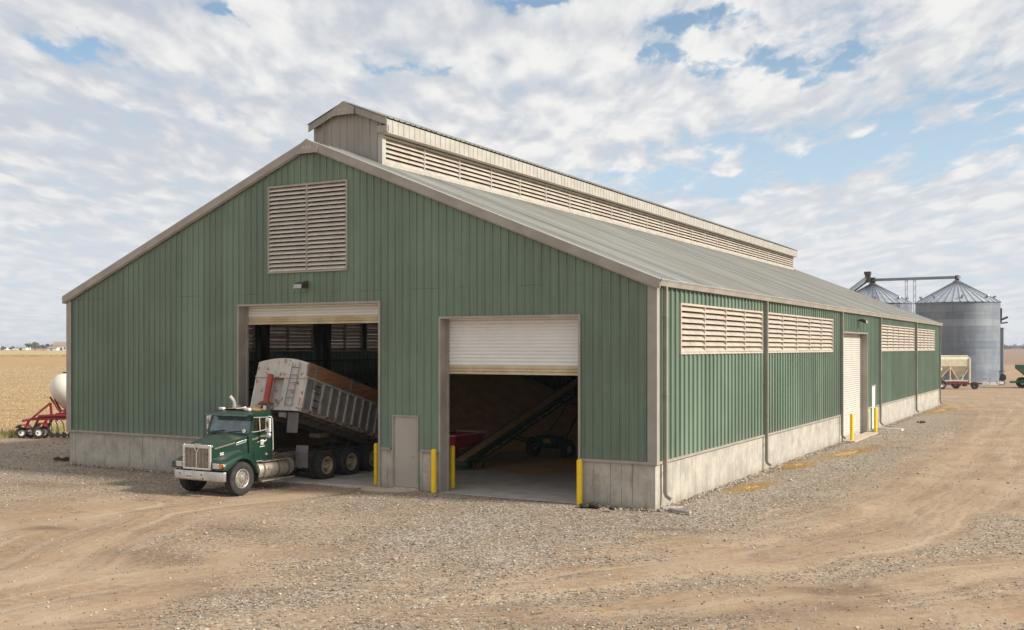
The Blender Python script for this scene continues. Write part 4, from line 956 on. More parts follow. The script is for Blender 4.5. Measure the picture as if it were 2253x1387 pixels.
for k in range(9):
    x = -.80+1.6*k/8; e = 1-.25*abs(x/.8)**4
    rows.append([(x,-2.28,2.255),(x,-2.40-.08*e,2.235),(x,-2.47-.10*e,2.165),(x,-2.46-.10*e,2.155),(x,-2.38-.08*e,2.205),(x,-2.28,2.19)])
vs.grid(rows); vs.add(rows[0],[tuple(range(6))]); vs.add(rows[-1],[tuple(range(6))]); vs.build('sun_visor', HOODP, cab, smooth=40)
ws = MB(); ws.grid([[(x*(.77+(.745-.77)*q), -2.405+.16*q-.035*(1-(x)**2), zs+.005+(zt2-zs)*q) for x in np.linspace(-1,1,11)] for q in (0,.5,1)]); ws.build('windshield', WIND, cab, smooth=60)
wp_ = MB()
for x0, x1 in ((-.62,-.12),(.02,.52)): wp_.beam((x0,-2.455,zs+.03),(x1,-2.455,zs+.075),.02,.02)
wp_.box(-.74,-2.46,zs-.02,.74,-2.40,zs+.012); wp_.build('wiper', BLACK, cab, sep=1)
for sx_ in (-.42,.42):
    se = MB(); se.box(sx_-.24,-1.98,1.18,sx_+.24,-1.60,1.34); se.hexa([(sx_-.23,-1.68,1.341),(sx_+.23,-1.68,1.341),(sx_+.23,-1.56,1.341),(sx_-.23,-1.56,1.341),(sx_-.20,-1.62,1.98),(sx_+.20,-1.62,1.98),(sx_+.20,-1.55,1.98),(sx_-.20,-1.55,1.98)]); se.build('seat', FLAP, cab, bevel=.03)
sw = MB(); sw.tube([(.42+.2*math.cos(a),-2.12+.07*math.sin(a),1.62+.17*math.sin(a)) for a in np.linspace(0,2*PI,19)], .018, 6, cap=False); sw.tube([(.42,-2.12,1.62),(.42,-2.30,1.45)], .03, 6); sw.build('steering_wheel', BLACK, cab, smooth=50)
da = MB(); da.box(-.76,-2.38,1.40,.76,-2.20,1.635); da.build('dashboard', BLACK, cab, bevel=.02)
stk = MB(); stk.lathe([(0,-2.462),(.055,-2.460),(.055,-2.445)], 14, (.62,0,zs+.075), 'y'); stk.build('windshield_sticker', WHITE, cab)
for sg in (-1,1):
    sgw = MB(); pts = [(-2.36,zs+.0),(-1.77,zs+.0),(-1.77,zt2-.01),(-2.20,zt2-.01)]
    sgw.hexa([(sg*(.832-.035*(z-zs)/.48),y,z) for y,z in pts]+[(sg*(.824-.035*(z-zs)/.48),y,z) for y,z in pts]); sgw.build('side_window', SIDEG, cab)
    tr = MB()
    for (a,b) in ((0,1),(1,2),(2,3),(3,0)):
        pa, pb = pts[a], pts[b]; X_ = lambda z: sg*(.838-.035*(z-zs)/.48); tr.beam((X_(pa[1]),*pa),(X_(pb[1]),*pb),.028,.022)
    tr.build('window_trim', TGREEN, cab)
    # door outline, stripe, handle, emblem
    dl = MB(); xx = sg*.8515
    for (ya,za,yb2,zb3) in ((-2.28,.80,-2.28,1.60),(-1.72,.86,-1.72,1.60),(-2.28,.80,-1.72,.86)): dl.beam((xx,ya,za),(xx,yb2,zb3),.007,.008)
    dl.build('door_seam', BLACK, cab)
    sp = MB(); sp.grid([[(sg*.8545,y,z+.028),(sg*.8545,y,z-.028)] for y,z in ((-2.36,1.505),(-2.15,1.53),(-2.02,1.575),(-1.85,1.575),(-1.72,1.56),(yb+.02,1.57))]); sp.build('cab_stripe', STRIPE, cab)
    de = MB(); XE = sg*.8565
    def plate(poly): de.prism(poly, 'x', min(XE,XE+sg*.003), max(XE,XE+sg*.003))
    yc = -1.96
    plate([(yc-.21,1.40),(yc-.13,1.445),(yc-.07,1.44),(yc-.06,1.47),(yc+.05,1.475),(yc+.09,1.44),(yc+.14,1.45),(yc+.19,1.49),(yc+.18,1.435),(yc+.10,1.405),(yc-.02,1.425),(yc-.12,1.415)])
    for k, (w2, z) in enumerate(((.075,1.395),(.07,1.365),(.06,1.335))): plate([(yc-w2,z-.010),(yc+w2,z-.006),(yc+w2,z+.012),(yc-w2,z+.008)])
    plate([(yc-.10,1.265),(yc+.10,1.275),(yc+.10,1.295),(yc-.10,1.285)])
    de.build('door_emblem', WHITE, cab)
    hd = MB(); hd.beam((sg*.862,-1.83,1.05),(sg*.862,-1.76,1.05),.02,.06); hd.build('door_handle', CHROME, cab)
    lw = MB(); lw.beam((sg*.858,-2.2,.87),(sg*.858,-1.95,.875),.016,.022); lw.build('sill_badge', CHROME, cab)
    gb = MB(); gb.tube([(sg*.82,-1.66,2.12),(sg*.875,-1.60,2.11),(sg*.885,-1.56,2.03),(sg*.885,-1.53,1.15),(sg*.84,-1.53,1.12)], .017, 8); gb.build('grab_handle', WHITE, cab, smooth=50)
    mr = MB(); mx, my = sg*1.14, -2.02
    mr.box(mx-.09,my-.035,1.70,mx+.09,my+.035,2.10); mo = mr.build('mirror', WHITE, cab, bevel=.025)
    m2 = MB(); m2.lathe([(0,my-.05),(.07,my-.03),(.09,my+.01),(.08,my+.03)], 16, (mx,0,1.62), 'y'); m2.build('round_mirror', CHROME, cab, smooth=40)
    m3 = MB(); m3.tube([(sg*.80,-2.34,1.70),(sg*1.0,-2.2,1.74),(mx,my,1.80)], .012, 6); m3.tube([(sg*.80,-2.26,2.12),(mx-.02*sg,my,2.13),(mx,my,2.09)], .012, 6); m3.tube([(sg*.98,-2.20,2.12),(sg*1.0,-2.2,1.74)], .012, 6); m3.build('mirror_arm', CHROME, cab, smooth=40)
    ms = MB(); ms.prism([(mx-.04,1.86),(mx+.03,1.80),(mx+.05,1.93),(mx+.01,2.03),(mx-.05,1.99)], 'y', my-.039, my-.0355); ms.build('mirror_rust', RUST, cab)
for x in (-.50,.50):
    cl = MB(); cl.box(x-.085,-2.22,2.30,x+.085,-2.10,2.375); cl.build('roof_light', WHITE, cab, bevel=.02)
hn = MB(); hn.lathe([(.02,-2.2),(.022,-1.9),(.05,-1.8)], 12, (.05,0,2.355), 'y'); hn.tube([(-.25,-2.0,2.32),(-.24,-1.98,2.40),(-.02,-1.9,2.41)], .008, 6); hn.tube([(.66,-2.2,2.28),(.66,-2.2,2.18)], .006, 6); hn.build('air_horn', CHROME, cab, smooth=40)
ex = MB(); ex.tube([(-.78,-1.36,.9),(-.78,-1.36,2.15),(-.78,-1.36,2.45),(-.80,-1.40,2.56),(-.86,-1.46,2.66)], [.055,.055,.05,.05,.05], 14); ex.tube([(-.78,-1.36,1.2),(-.78,-1.36,2.1)], .085, 14); tp('exhaust_stack', ex, WHITE, smooth=40)
# tanks, steps, boxes beside the frame
for sg in (-1,1):
    tk = MB(); y0, y1 = -2.16, -.64; rt_ = .265
    tk.lathe([(0,y0-.02),(rt_*.6,y0-.015),(rt_*.93,y0+.02),(rt_,y0+.06),(rt_,y1-.06),(rt_*.93,y1-.02),(rt_*.6,y1+.015),(0,y1+.02)], 36, (sg*.70,0,.60), 'y'); to = tp('fuel_tank', tk, TANK, smooth=35)
    bs_ = MB()
    for y in (-1.95,-1.35,-.92): bs_.lathe([(rt_+.001,y-.035),(rt_+.010,y-.033),(rt_+.010,y+.033),(rt_+.001,y+.035)], 36, (sg*.70,0,.60), 'y')
    bs_.build('tank_strap', FRAMEM, to, sep=1, smooth=30)
    sp = MB(); sp.box(min(sg*.74,sg*.98),-2.1,.845,max(sg*.74,sg*.98),-.95,.868)
    sp.box(min(sg*.93,sg*1.0),-2.12,.285,max(sg*.93,sg*1.0),-.72,.32); sp.build('tank_step', TANK, to)
    tr = MB()
    for y in (-1.95,-1.62,-1.30,-1.05): tr.box(min(sg*.74,sg*.985),y-.022,.8685,max(sg*.74,sg*.985),y+.022,.880)
    tr.build('step_tread', BLACK, to, sep=1)
bt_ = MB(); bt_.box(-.62,-1.42,.88,.55,-1.0,1.00); bt_.tube([(.6,-1.4,.93),(.62,-1.1,.98),(.55,-.8,.93),(.6,-.4,.96),(.4,.0,.93)], .035, 8); bt_.tube([(.72,-1.45,.90),(.7,-1.0,.95),(.76,-.7,.91),(.7,-.25,.92)], .025, 8)
for k in range(6): bt_.lathe([(0,-1.44-.0),(.045,-1.43),(.05,-1.3),(0,-1.29)], 10, (.66+.03*(k%2),0,.97+.0*k), 'y') if k < 2 else bt_.tube([(.45+.05*k,-1.45,1.0),(.5+.04*k,-1.15,1.06-.01*k)], .022, 6)
tp('deck_gear', bt_, FRAMEM, smooth=40)
gf = MB()
for sg in (-1,1):
    x0, x1 = sorted((sg*.52, sg*.99))
    gf.box(x0,-.13,.48,x1,-.115,.93)
    gf.hexa([(x0,-.128,.932),(x1,-.128,.932),(x1,-.112,.932),(x0,-.112,.932),(x0,-.09,1.15),(x1,-.09,1.15),(x1,-.074,1.15),(x0,-.074,1.15)])
tp('wheel_guard', gf, FLAP, sep=2)
gb2 = MB(); gb2.tube([(.30,-.09,.86),(1.0,-.09,.86)], .022, 8); gb2.tube([(-.30,-.09,.86),(-1.0,-.09,.86)], .022, 8); tp('guard_bracket', gb2, FRAMEM, sep=1)
# hoist
hc = MB(); p0 = Vector((-.30,-.92,.9)); p1 = Vector((-.22,-.40,3.28)); dd_ = (p1-p0)
a = p0+dd_*.66
hc.tube([a, p1], .098, 20); hc.tube([p1, p1+dd_.normalized()*.03], [.098,.06], 20); ho = tp('hoist_cylinder', hc, REDCYL, smooth=40)
q = MB(); q.tube([p0+dd_*.625, a], [.165,.15], 20); q.box(a.x-.24,a.y-.10,a.z-.10,a.x+.24,a.y+.06,a.z-.03); q.build('cylinder_collar', RUST, ho, smooth=40)
q = MB(); q.tube([p0, p0+dd_*.62], .065, 16); q.build('cylinder_rod', BUMP, ho, smooth=40)
q = MB(); q.hexa([(a.x-.17,a.y-.02,a.z-.12),(a.x-.11,a.y-.02,a.z-.12),(a.x-.11,a.y+.04,a.z-.12),(a.x-.17,a.y+.04,a.z-.12),(a.x-.24,a.y-.12,a.z-.32),(a.x-.21,a.y-.12,a.z-.32),(a.x-.21,a.y-.06,a.z-.32),(a.x-.24,a.y-.06,a.z-.32)]); q.build('cylinder_bracket', RUST, ho)
# dump box, in its own tilted frame (u forward from the hinge, n up from its floor)
HY_, HZ_, PT = 4.72, .80, math.radians(15.6)
def bx_(x, u, n): return (x, HY_-u*math.cos(PT)-n*math.sin(PT)*1.0+0*n, HZ_+u*math.sin(PT)+n*math.cos(PT)) if False else (x, HY_-u*math.cos(PT)+n*math.sin(PT), HZ_+u*math.sin(PT)+n*math.cos(PT))
BW, L0, L1, BH, BT = .965, -.55, 5.38, 1.00, 1.46
def BB(mb, x0, x1, u0, u1, n0, n1): mb.hexa([bx_(x0,u0,n0),bx_(x1,u0,n0),bx_(x1,u1,n0),bx_(x0,u1,n0),bx_(x0,u0,n1),bx_(x1,u0,n1),bx_(x1,u1,n1),bx_(x0,u1,n1)])
bxm = MB(); BB(bxm,-BW,BW,L0,L1,.0,.05)
for sg in (-1,1): BB(bxm,min(sg*BW,sg*(BW-.025)),max(sg*BW,sg*(BW-.025)),L0,L1-.03,.052,BH)
BB(bxm,-BW,BW,L0-.03,L0-.002,.0,BH)
box = tp('dump_box', bxm, BOXIN)
fp = MB(); BB(fp,-BW,-.34,L1-.03,L1,.052,BH+.02); BB(fp,.14,BW,L1-.03,L1,.052,BH+.02); BB(fp,-.34,.14,L1-.17,L1-.15,.052,BH+.02); BB(fp,-.365,-.3405,L1-.15,L1-.031,.052,BH+.02); BB(fp,.1405,.165,L1-.15,L1-.031,.052,BH+.02)
BB(fp,-BW-.02,BW+.02,L1-.035,L1+.035,-.03,.05)
fp.build('front_panel', BOXFRONT, box)
fu = MB(); BB(fu,-BW-.015,BW+.015,L1-.03,L1+.015,BH+.022,BT)
pts = [(-BW-.015,BT)]+[(x*(BW+.015),BT+.135*(1-x*x)) for x in np.linspace(-1,1,15)]+[(BW+.015,BT)]
vs_ = [bx_(x,L1-.025,n+.0015) for x,n in pts]+[bx_(x,L1+.012,n+.0015) for x,n in pts]; n_ = len(pts)
fu.add(vs_, [tuple(range(n_)),tuple(range(n_,2*n_))]+[(i,(i+1)%n_,n_+(i+1)%n_,n_+i) for i in range(n_)])
BB(fu,-BW-.035,BW+.035,L1-.03,L1+.04,BH-.025,BH+.02)
fu.build('front_board', BOXFRONT, box)
for sg in (-1,1):
    rb = MB()
    nr = 15
    for k in range(nr):
        u = L1-.05-(L1-.05-L0-.06)*k/(nr-1); BB(rb,min(sg*(BW+.001),sg*(BW+.052)),max(sg*(BW+.001),sg*(BW+.052)),u-.038,u+.038,.07,BH-.005)
    BB(rb,min(sg*(BW+.001),sg*(BW+.058)),max(sg*(BW+.001),sg*(BW+.058)),L0,L1,BH-.004,BH+.055)
    rb.build('side_rib', BOXM, box, sep=1, bevel=.004)
    rl = MB(); BB(rl,min(sg*(BW+.001),sg*(BW+.060)),max(sg*(BW+.001),sg*(BW+.060)),L0,L1,-.05,.069); rl.build('bottom_rail', pm('rusty_rail_%d' % (sg+1), (.40,.36,.32), (.33,.28,.24), rough=.6, metal=.3, ns=5, c3=(.22,.085,.04), ns3=6, th3=.5) , box)
    sb = MB(); BB(sb,min(sg*(BW-.02),sg*(BW+.02)),max(sg*(BW-.02),sg*(BW+.02)),L0,L1-.04,BH+.0555,BT); sb.build('side_board', WOOD, box)
    sk = MB()
    for u in (L1-.06,L1-.42,3.15,1.5,0.1): BB(sk,min(sg*(BW+.0205),sg*(BW+.045)),max(sg*(BW+.0205),sg*(BW+.045)),u-.045,u+.045,BH+.056,BT+.02)
    BB(sk,min(sg*(BW-.03),sg*(BW+.03)),max(sg*(BW-.03),sg*(BW+.03)),L0,L1-.03,BT+.0005,BT+.03)
    sk.build('stake_pocket', FLAP, box)
    if sg > 0:
        sr = MB()
        for n in (.18,.40,.62,.84): BB(sr,BW+.02,BW+.065,L1-.72,L1-.44,n,n+.03)
        sr.build('side_rung', STEEL_DK, box, sep=1)
        cl = MB()
        for n in (.30,.20,.13): cl.lathe([(0,0),(.03,0),(.03,.02),(0,.025)], 10, (0,0,0)) ; 
        cl = MB()
        for n, r_ in ((.34,.035),(.27,.03),(.18,.032)):
            c0 = bx_(BW-.06,L1+.002,n); cl.tube([c0,(c0[0],c0[1]-.03,c0[2]-.0)], r_, 10)
        cl.build('marker_light', AMBER, box, sep=1)
ld = MB()
for x in (.42,.70): 
    ld.tube([bx_(x-.02,L1+.075,.10), bx_(x+.02,L1+.075,BT-.02)], .016, 8)
    for n in (.18,BH,): ld.tube([bx_(x,L1+.01,n), bx_(x,L1+.08,n)], .012, 6)
for k in range(6): n = .12+k*.235; ld.tube([bx_(.41,L1+.075,n), bx_(.70,L1+.075,n)], .014, 8)
ld.build('ladder', pm('ladder_grey', (.28,.27,.255), (.22,.21,.20), rough=.5, metal=.4), box, smooth=50)
sf_ = MB()
for x in (-.36,.36): BB(sf_,x-.06,x+.06,L0,L1-.1,-.24,-.051)
for k in range(12): u = .2+k*.43; BB(sf_,-.95,-.421,u-.04,u+.04,-.12,-.0515); BB(sf_,.421,.95,u-.04,u+.04,-.12,-.0515); BB(sf_,-.299,.299,u-.04,u+.04,-.12,-.0515)
sf_.build('box_subframe', FRAMEM, box)
sl_ = MB(); c0 = bx_(.62,L1-.1,-.05); 
sl_.hexa([(.42,c0[1]-.05,c0[2]-.62),(.84,c0[1]-.05,c0[2]-.62),(.84,c0[1]-.035,c0[2]-.62),(.42,c0[1]-.035,c0[2]-.62),(.47,c0[1]-.02,c0[2]),(.88,c0[1]-.02,c0[2]),(.88,c0[1]-.005,c0[2]),(.47,c0[1]-.005,c0[2])])
sl_.build('splash_flap', FLAP, box, bevel=.006)
sl_ = MB(); sl_.beam((.15,c0[1]-.02,c0[2]-.08),(.42,c0[1]-.02,c0[2]-.10),.12,.14); sl_.build('flap_bracket', BUMP, box)
ub = MB(); q0 = bx_(.30,3.6,-.42); ub.box(q0[0]-.1,q0[1]-.25,q0[2]-.06,q0[0]+.3,q0[1]+.25,q0[2]+.06); ub.build('under_box', FRAMEM, box)
hb_ = MB(); hb_.tube([(-.5,HY_,HZ_-.12),(.5,HY_,HZ_-.12)], .06, 10); hb_.tube([(.34,2.6,.84),(.34,3.0,1.35)], .03, 8); hb_.tube([(-.34,2.6,.84),(-.34,3.0,1.35)], .03, 8); tp('hinge_pin', hb_, FRAMEM)

# ------------------------------------------------------------------ inside the shed: grain, hopper, conveyor
gp = MB(); cx_, cy_, hp, rp = -15.6, 16.2, 4.35, 7.5; rows = []
for i in range(26):
    q = i/25; row = []
    for k in range(73):
        a = 2*PI*k/72; rr = rp*(1+.07*math.sin(3*a+1)+.05*math.sin(5*a))*q
        x, y = cx_+rr*math.cos(a), cy_+rr*math.sin(a)*1.05
        x = max(x, WX+.3)
        row.append((x, y, .03+hp*max(0,(1-q))**1.04*(1-.25*math.exp(-q*9))+.10*(fbm(np.array([x*.9]),np.array([y*.9]))[0]-.47)*(1-q)))
    rows.append(row)
gp.grid(rows); o = gp.build('grain_pile', GRAIN, None, smooth=70); tag(o, 'tall brown heap of grain on the concrete floor inside the shed', 'grain pile')
gsp = MB(); rows = []
for i in range(9):
    q = i/8; row = []
    for k in range(49):
        a = 2*PI*k/48; rr = 2.9*q*(1+.22*math.sin(2*a+.5)+.12*math.sin(5*a+2)); row.append((-6.6+rr*math.cos(a)*1.0, 8.6+rr*math.sin(a)*1.35, .047+.07*(1-q**2)+.02*random.random()*(1-q)))
    rows.append(row)
gsp.grid(rows); o = gsp.build('grain_spill', GRAIN, None, smooth=70); tag(o, 'thin sheet of spilled grain on the shed floor under the wheeled conveyor', 'grain spill')
hop = thing('grain_hopper', 'small red feed hopper with pale rim inside the half open doorway', 'hopper', (-9.75,6.1,.045))
q = MB(); q.hexa([(-.42,-.70,.32),(.42,-.70,.32),(.42,.70,.32),(-.42,.70,.32),(-.62,-1.0,1.08),(.62,-1.0,1.08),(.62,1.0,1.08),(-.62,1.0,1.08)]); q.f = [f_ for f_ in q.f if f_ != (4,5,6,7)]; q.build('hopper_body', HOPRED, hop)
q = MB()
for a,b in (((-.64,-1.02,1.1),(.64,-1.02,1.1)),((.64,-1.02,1.1),(.64,1.02,1.1)),((.64,1.02,1.1),(-.64,1.02,1.1)),((-.64,1.02,1.1),(-.64,-1.02,1.1))): q.beam(a,b,.05,.05)
q.build('hopper_rim', PALE, hop)
q = MB()
for z in (.52,.40,.62): k_ = (z-.32)/.76; yy = -.70-.30*k_-.006; xw = .42+.2*k_; q.box(-xw*.9,yy-.004,z-.012,xw*(.9 if z != .62 else .2),yy-.0005,z+.012); xx = .42+.2*k_+.004; q.box(xx,-.6,z-.012,xx+.004,.2,z+.012)
q.build('hopper_stripe', PALE, hop)
q = MB()
for sx_ in (-.38,.38):
    for sy_ in (-.62,.62): q.beam((sx_,sy_,0),(sx_,sy_,.335),.06,.06)
    q.beam((sx_,-.75,.1),(sx_,.75,.1),.05,.08)
q.build('hopper_stand', CONVG, hop)
q = MB(); q.grid([[(-.5+1.0*i/6, -.82+1.64*j/8, .88+.10*math.exp(-((i-3)**2+(j-4)**2)/6)+.02*random.random()) for i in range(7)] for j in range(9)]); o = q.build('hopper_grain', GRAIN, None, smooth=60, loc=(-9.75,6.1,.045)); tag(o, 'grain heaped in the small red hopper inside the shed', 'grain')
cv = thing('grain_conveyor', 'long green inclined belt conveyor on two wheels inside the half open doorway', 'conveyor', (-8.75,4.75,.045))
T0 = Vector((0,0,.22)); DV = Vector((1.42,6.7,2.66)); T1 = T0+DV*1.42; cs = DV.cross(Vector((0,0,1))).normalized()
nrm = cs.cross(DV.normalized())
fr_ = MB()
for s_ in (-1,1): fr_.beam(T0+cs*s_*.27+nrm*.06, T1+cs*s_*.27+nrm*.06, .05, .10); fr_.beam(T0+cs*s_*.27-nrm*.22+DV*.06, T1+cs*s_*.27-nrm*.22, .05, .06)
cvf = fr_.build('conveyor_frame', CONVG, cv)
br_ = MB()
for k in range(25): q = .04+k*.055; p = T0+DV*q; br_.beam(p-cs*.27-nrm*.2,p+cs*.27-nrm*.2,.03,.03); [br_.beam(p+cs*s_*.272-nrm*.2, p+cs*s_*.272+nrm*.05, .03, .02) for s_ in (-1,1)]
br_.build('conveyor_brace', STEEL_DK, cv)
be = MB(); be.beam(T0+nrm*.085, T1+nrm*.085, .46, .03); be.beam(T0-nrm*.12, T1-nrm*.12, .42, .02); be.build('conveyor_belt', BELT, cv)
bg_ = MB(); bg_.grid([[tuple(T0+(T1-T0)*q+cs*x*.2+nrm*(.103+.05*(1-x*x)*(1 if .0 < q < 1 else 0)+.012*random.random())) for x in np.linspace(-1,1,7)] for q in np.linspace(0,1,60)]); bg_.build('belt_grain', pm('belt_grain_dark', (.34,.20,.085), (.26,.15,.06), rough=.9, ns=5), cv, smooth=60)
sd_ = MB()
for s_ in (-1,1): p = T0+DV*.02+cs*s_*.30+nrm*.02; sd_.hexa([p, p+DV*.16, p+DV*.16+cs*.02*s_, p+cs*.02*s_, p+nrm*.16, p+DV*.16+nrm*.10, p+DV*.16+nrm*.10+cs*.02*s_, p+nrm*.16+cs*.02*s_])
sd_.build('conveyor_skirt', CONVG, cv)
wz = MB(); AX = Vector((.90,4.85,.42)); 
for s_ in (-1,1): wz.beam(T0+DV*.36+cs*s_*.28-nrm*.2, AX+cs*s_*.50, .05, .06); wz.beam(T0+DV*1.03+cs*s_*.28-nrm*.2, AX+cs*s_*.50, .05, .05)
wz.beam(AX-cs*.80, AX+cs*.80, .08, .08); wz.beam(T0+DV*.9-cs*.28-nrm*.24-Vector((0,0,.45)), T0+DV*.9+cs*.28-nrm*.24-Vector((0,0,.45)), .03,.03); wz.build('undercarriage', CONVG, cv)
en = MB(); en.hexa([tuple(AX+cs*a+Vector((0,b,c))) for a,b,c in ((-.45,-.3,.05),(.42,-.3,.05),(.42,.3,.05),(-.45,.3,.05),(-.5,-.34,.42),(.5,-.34,.40),(.5,.34,.40),(-.5,.34,.42))]); eo = en.build('engine_box', CONVG, cv, bevel=.03)
el_ = MB(); p = AX+cs*.05+Vector((0,-.335,.25)); el_.box(p.x-.13,p.y-.03,p.z-.08,p.x+.13,p.y-.015,p.z+.08); el_.build('engine_plate', pm('yellow_plate', (.40,.32,.06), rough=.6), eo)
for s_ in (-1,1):
    w_ = MB(); w_.lathe([(.13,-.09),(.30,-.10),(.375,-.07),(.375,.07),(.30,.10),(.13,.09)], 28, axis='x'); o = w_.build('wheel', TYRE, cv, smooth=35, loc=AX+cs*s_*.80-Vector((0,0,.045))); o.rotation_euler = (0,0,math.atan2(cs.y,cs.x))
    w_ = MB(); w_.lathe([(.14,-.07),(.14,.08),(.10,.06),(.05,.09),(0,.09)] if s_ > 0 else [(.14,.07),(.14,-.08),(.10,-.06),(.05,-.09),(0,-.09)], 20, axis='x'); w_.build('rim', ALU, o, smooth=35)
lg = MB()
for s_ in (-1,1): p = T0+DV*.12+cs*s_*.28-nrm*.1; lg.beam(p, (p.x,p.y,.0), .05, .05)
lg.lathe([(0,-.32),(.11,-.32),(.11,.32),(0,.32)], 16, tuple(T0+nrm*-.02), 'x'); lg.build('conveyor_foot', CONVG, cv, sep=1)

# ------------------------------------------------------------------ implement with nurse tank, left of the shed
im = thing('tank_applicator', 'red wheeled farm applicator carrying a white poly tank at the edge of the stubble field', 'farm implement', (*D(144,950,48.5)[:2],0.0), math.atan2(R[1],R[0]))
# local x = to the right in view, y = away
tk = MB(); prf = [(0,-1.02),(.10,-.98),(.32,-.74),(.60,-.46),(.76,-.15),(.80,.08),(.77,.32),(.66,.55),(.46,.72),(.25,.79),(0,.80)]
tk.lathe([(r_,z+2.14) for r_,z in prf], 36, (.02,.3,0)); to = tk.build('tank', POLY, im, smooth=60)
q = MB(); q.lathe([(0,2.99),(.26,2.99),(.26,2.935),(.24,2.93)], 18, (.02,.3,0)); q.build('tank_lid', BLACK, to, smooth=40)
q = MB()
for a in range(4):
    an = a*PI/2+PI/4; q.tube([(.02+.86*math.cos(an)*.75,.3+.86*math.sin(an)*.75,1.75),(.02+.35*math.cos(an),.3+.35*math.sin(an),1.22),(.02+.55*math.cos(an),.3+.55*math.sin(an),.75)], .045, 8)
q.tube([(-.62,-.2,1.85),(-.20,-.2,1.22),(.30,-.2,1.22),(.62,-.2,1.85)], .05, 8); q.build('tank_cradle', IMPRED, im, smooth=40)
q = MB()
q.beam((-.60,-.3,1.55),(-1.35,-.5,.86),.09,.09); q.beam((-1.30,-.5,.86),(2.2,-.5,.95),.13,.13); q.beam((-1.3,.8,.86),(2.2,.8,.95),.13,.13); q.beam((-1.55,-.9,.80),(-1.35,-.5,.86),.1,.1)
q.beam((-.50,-.3,.9),(-.56,-.3,1.6),.09,.09); q.beam((-.6,-.45,.95),(.6,-.45,1.25),.09,.09); q.beam((-1.3,-.5,.86),(-1.3,.8,.86),.12,.12); q.beam((.9,-.5,.9),(.9,.8,.9),.12,.12); q.beam((.4,-.3,.9),(.1,-.3,1.3),.08,.08)
q.tube([(-1.0,-.55,.98),(-.3,-.55,1.02),(.6,-.55,1.0)], .075, 8); q.tube([(-.7,.6,1.0),(.6,.6,1.1)], .07, 8); q.build('toolbar', IMPRED, im, bevel=.01)
def impwheel(x, y, r_, w_):
    q = MB(); q.lathe([(r_*.5,-w_*.9),(r_*.75,-w_),(r_*.94,-w_*.85),(r_,-w_*.6),(r_,w_*.6),(r_*.94,w_*.85),(r_*.75,w_),(r_*.5,w_*.9)], 26, axis='y'); o = q.build('wheel', TYRE, im, smooth=35, loc=(x,y,r_)); o.rotation_euler = (0,0,.5)
    q = MB(); q.lathe([(r_*.52,-w_*.75),(r_*.40,-w_*.6),(r_*.2,-w_*.5),(r_*.16,-w_*.95),(0,-w_*.95)], 18, axis='y'); q.build('rim', WHITE, o, smooth=35)
    q = MB(); q.beam((x,y-.12,r_),(x,y+.22,r_),.06,.06); q.beam((x+.02,y+.16,r_),(x+.3,y+.16,.86),.07,.1); q.build('wheel_arm', IMPRED, im)
impwheel(-1.72,-.65,.25,.10); impwheel(-1.45,-.35,.25,.10); impwheel(-.90,-.75,.27,.13); impwheel(-.78,-.45,.27,.13); impwheel(1.0,-.7,.27,.13)
q = MB()
for a, b_, z0_, z1_ in ((-1.95,-1.40,.46,.64),(-1.05,-.55,.52,.72)):
    q.grid([[(a+(b_-a)*k/6, yy, z0_+(z1_-z0_)*math.sin(PI*k/6)) for k in range(7)] for yy in (-.88,-.25)])
q.build('mudguard', IMPRED, im, sep=1, smooth=40)
q = MB()
for k in range(7):
    x = -.55+.28*k; q.tube([(x,-.55,.88),(x+.16,-.60,.62),(x+.20,-.60,.34),(x+.02,-.62,.10)], .024, 6); q.lathe([(0,-.015),(.13,0),(0,.015)], 16, (x+.25,-.75,.15), 'y')
q.build('coulter', STEEL_DK, im, sep=2, smooth=40)
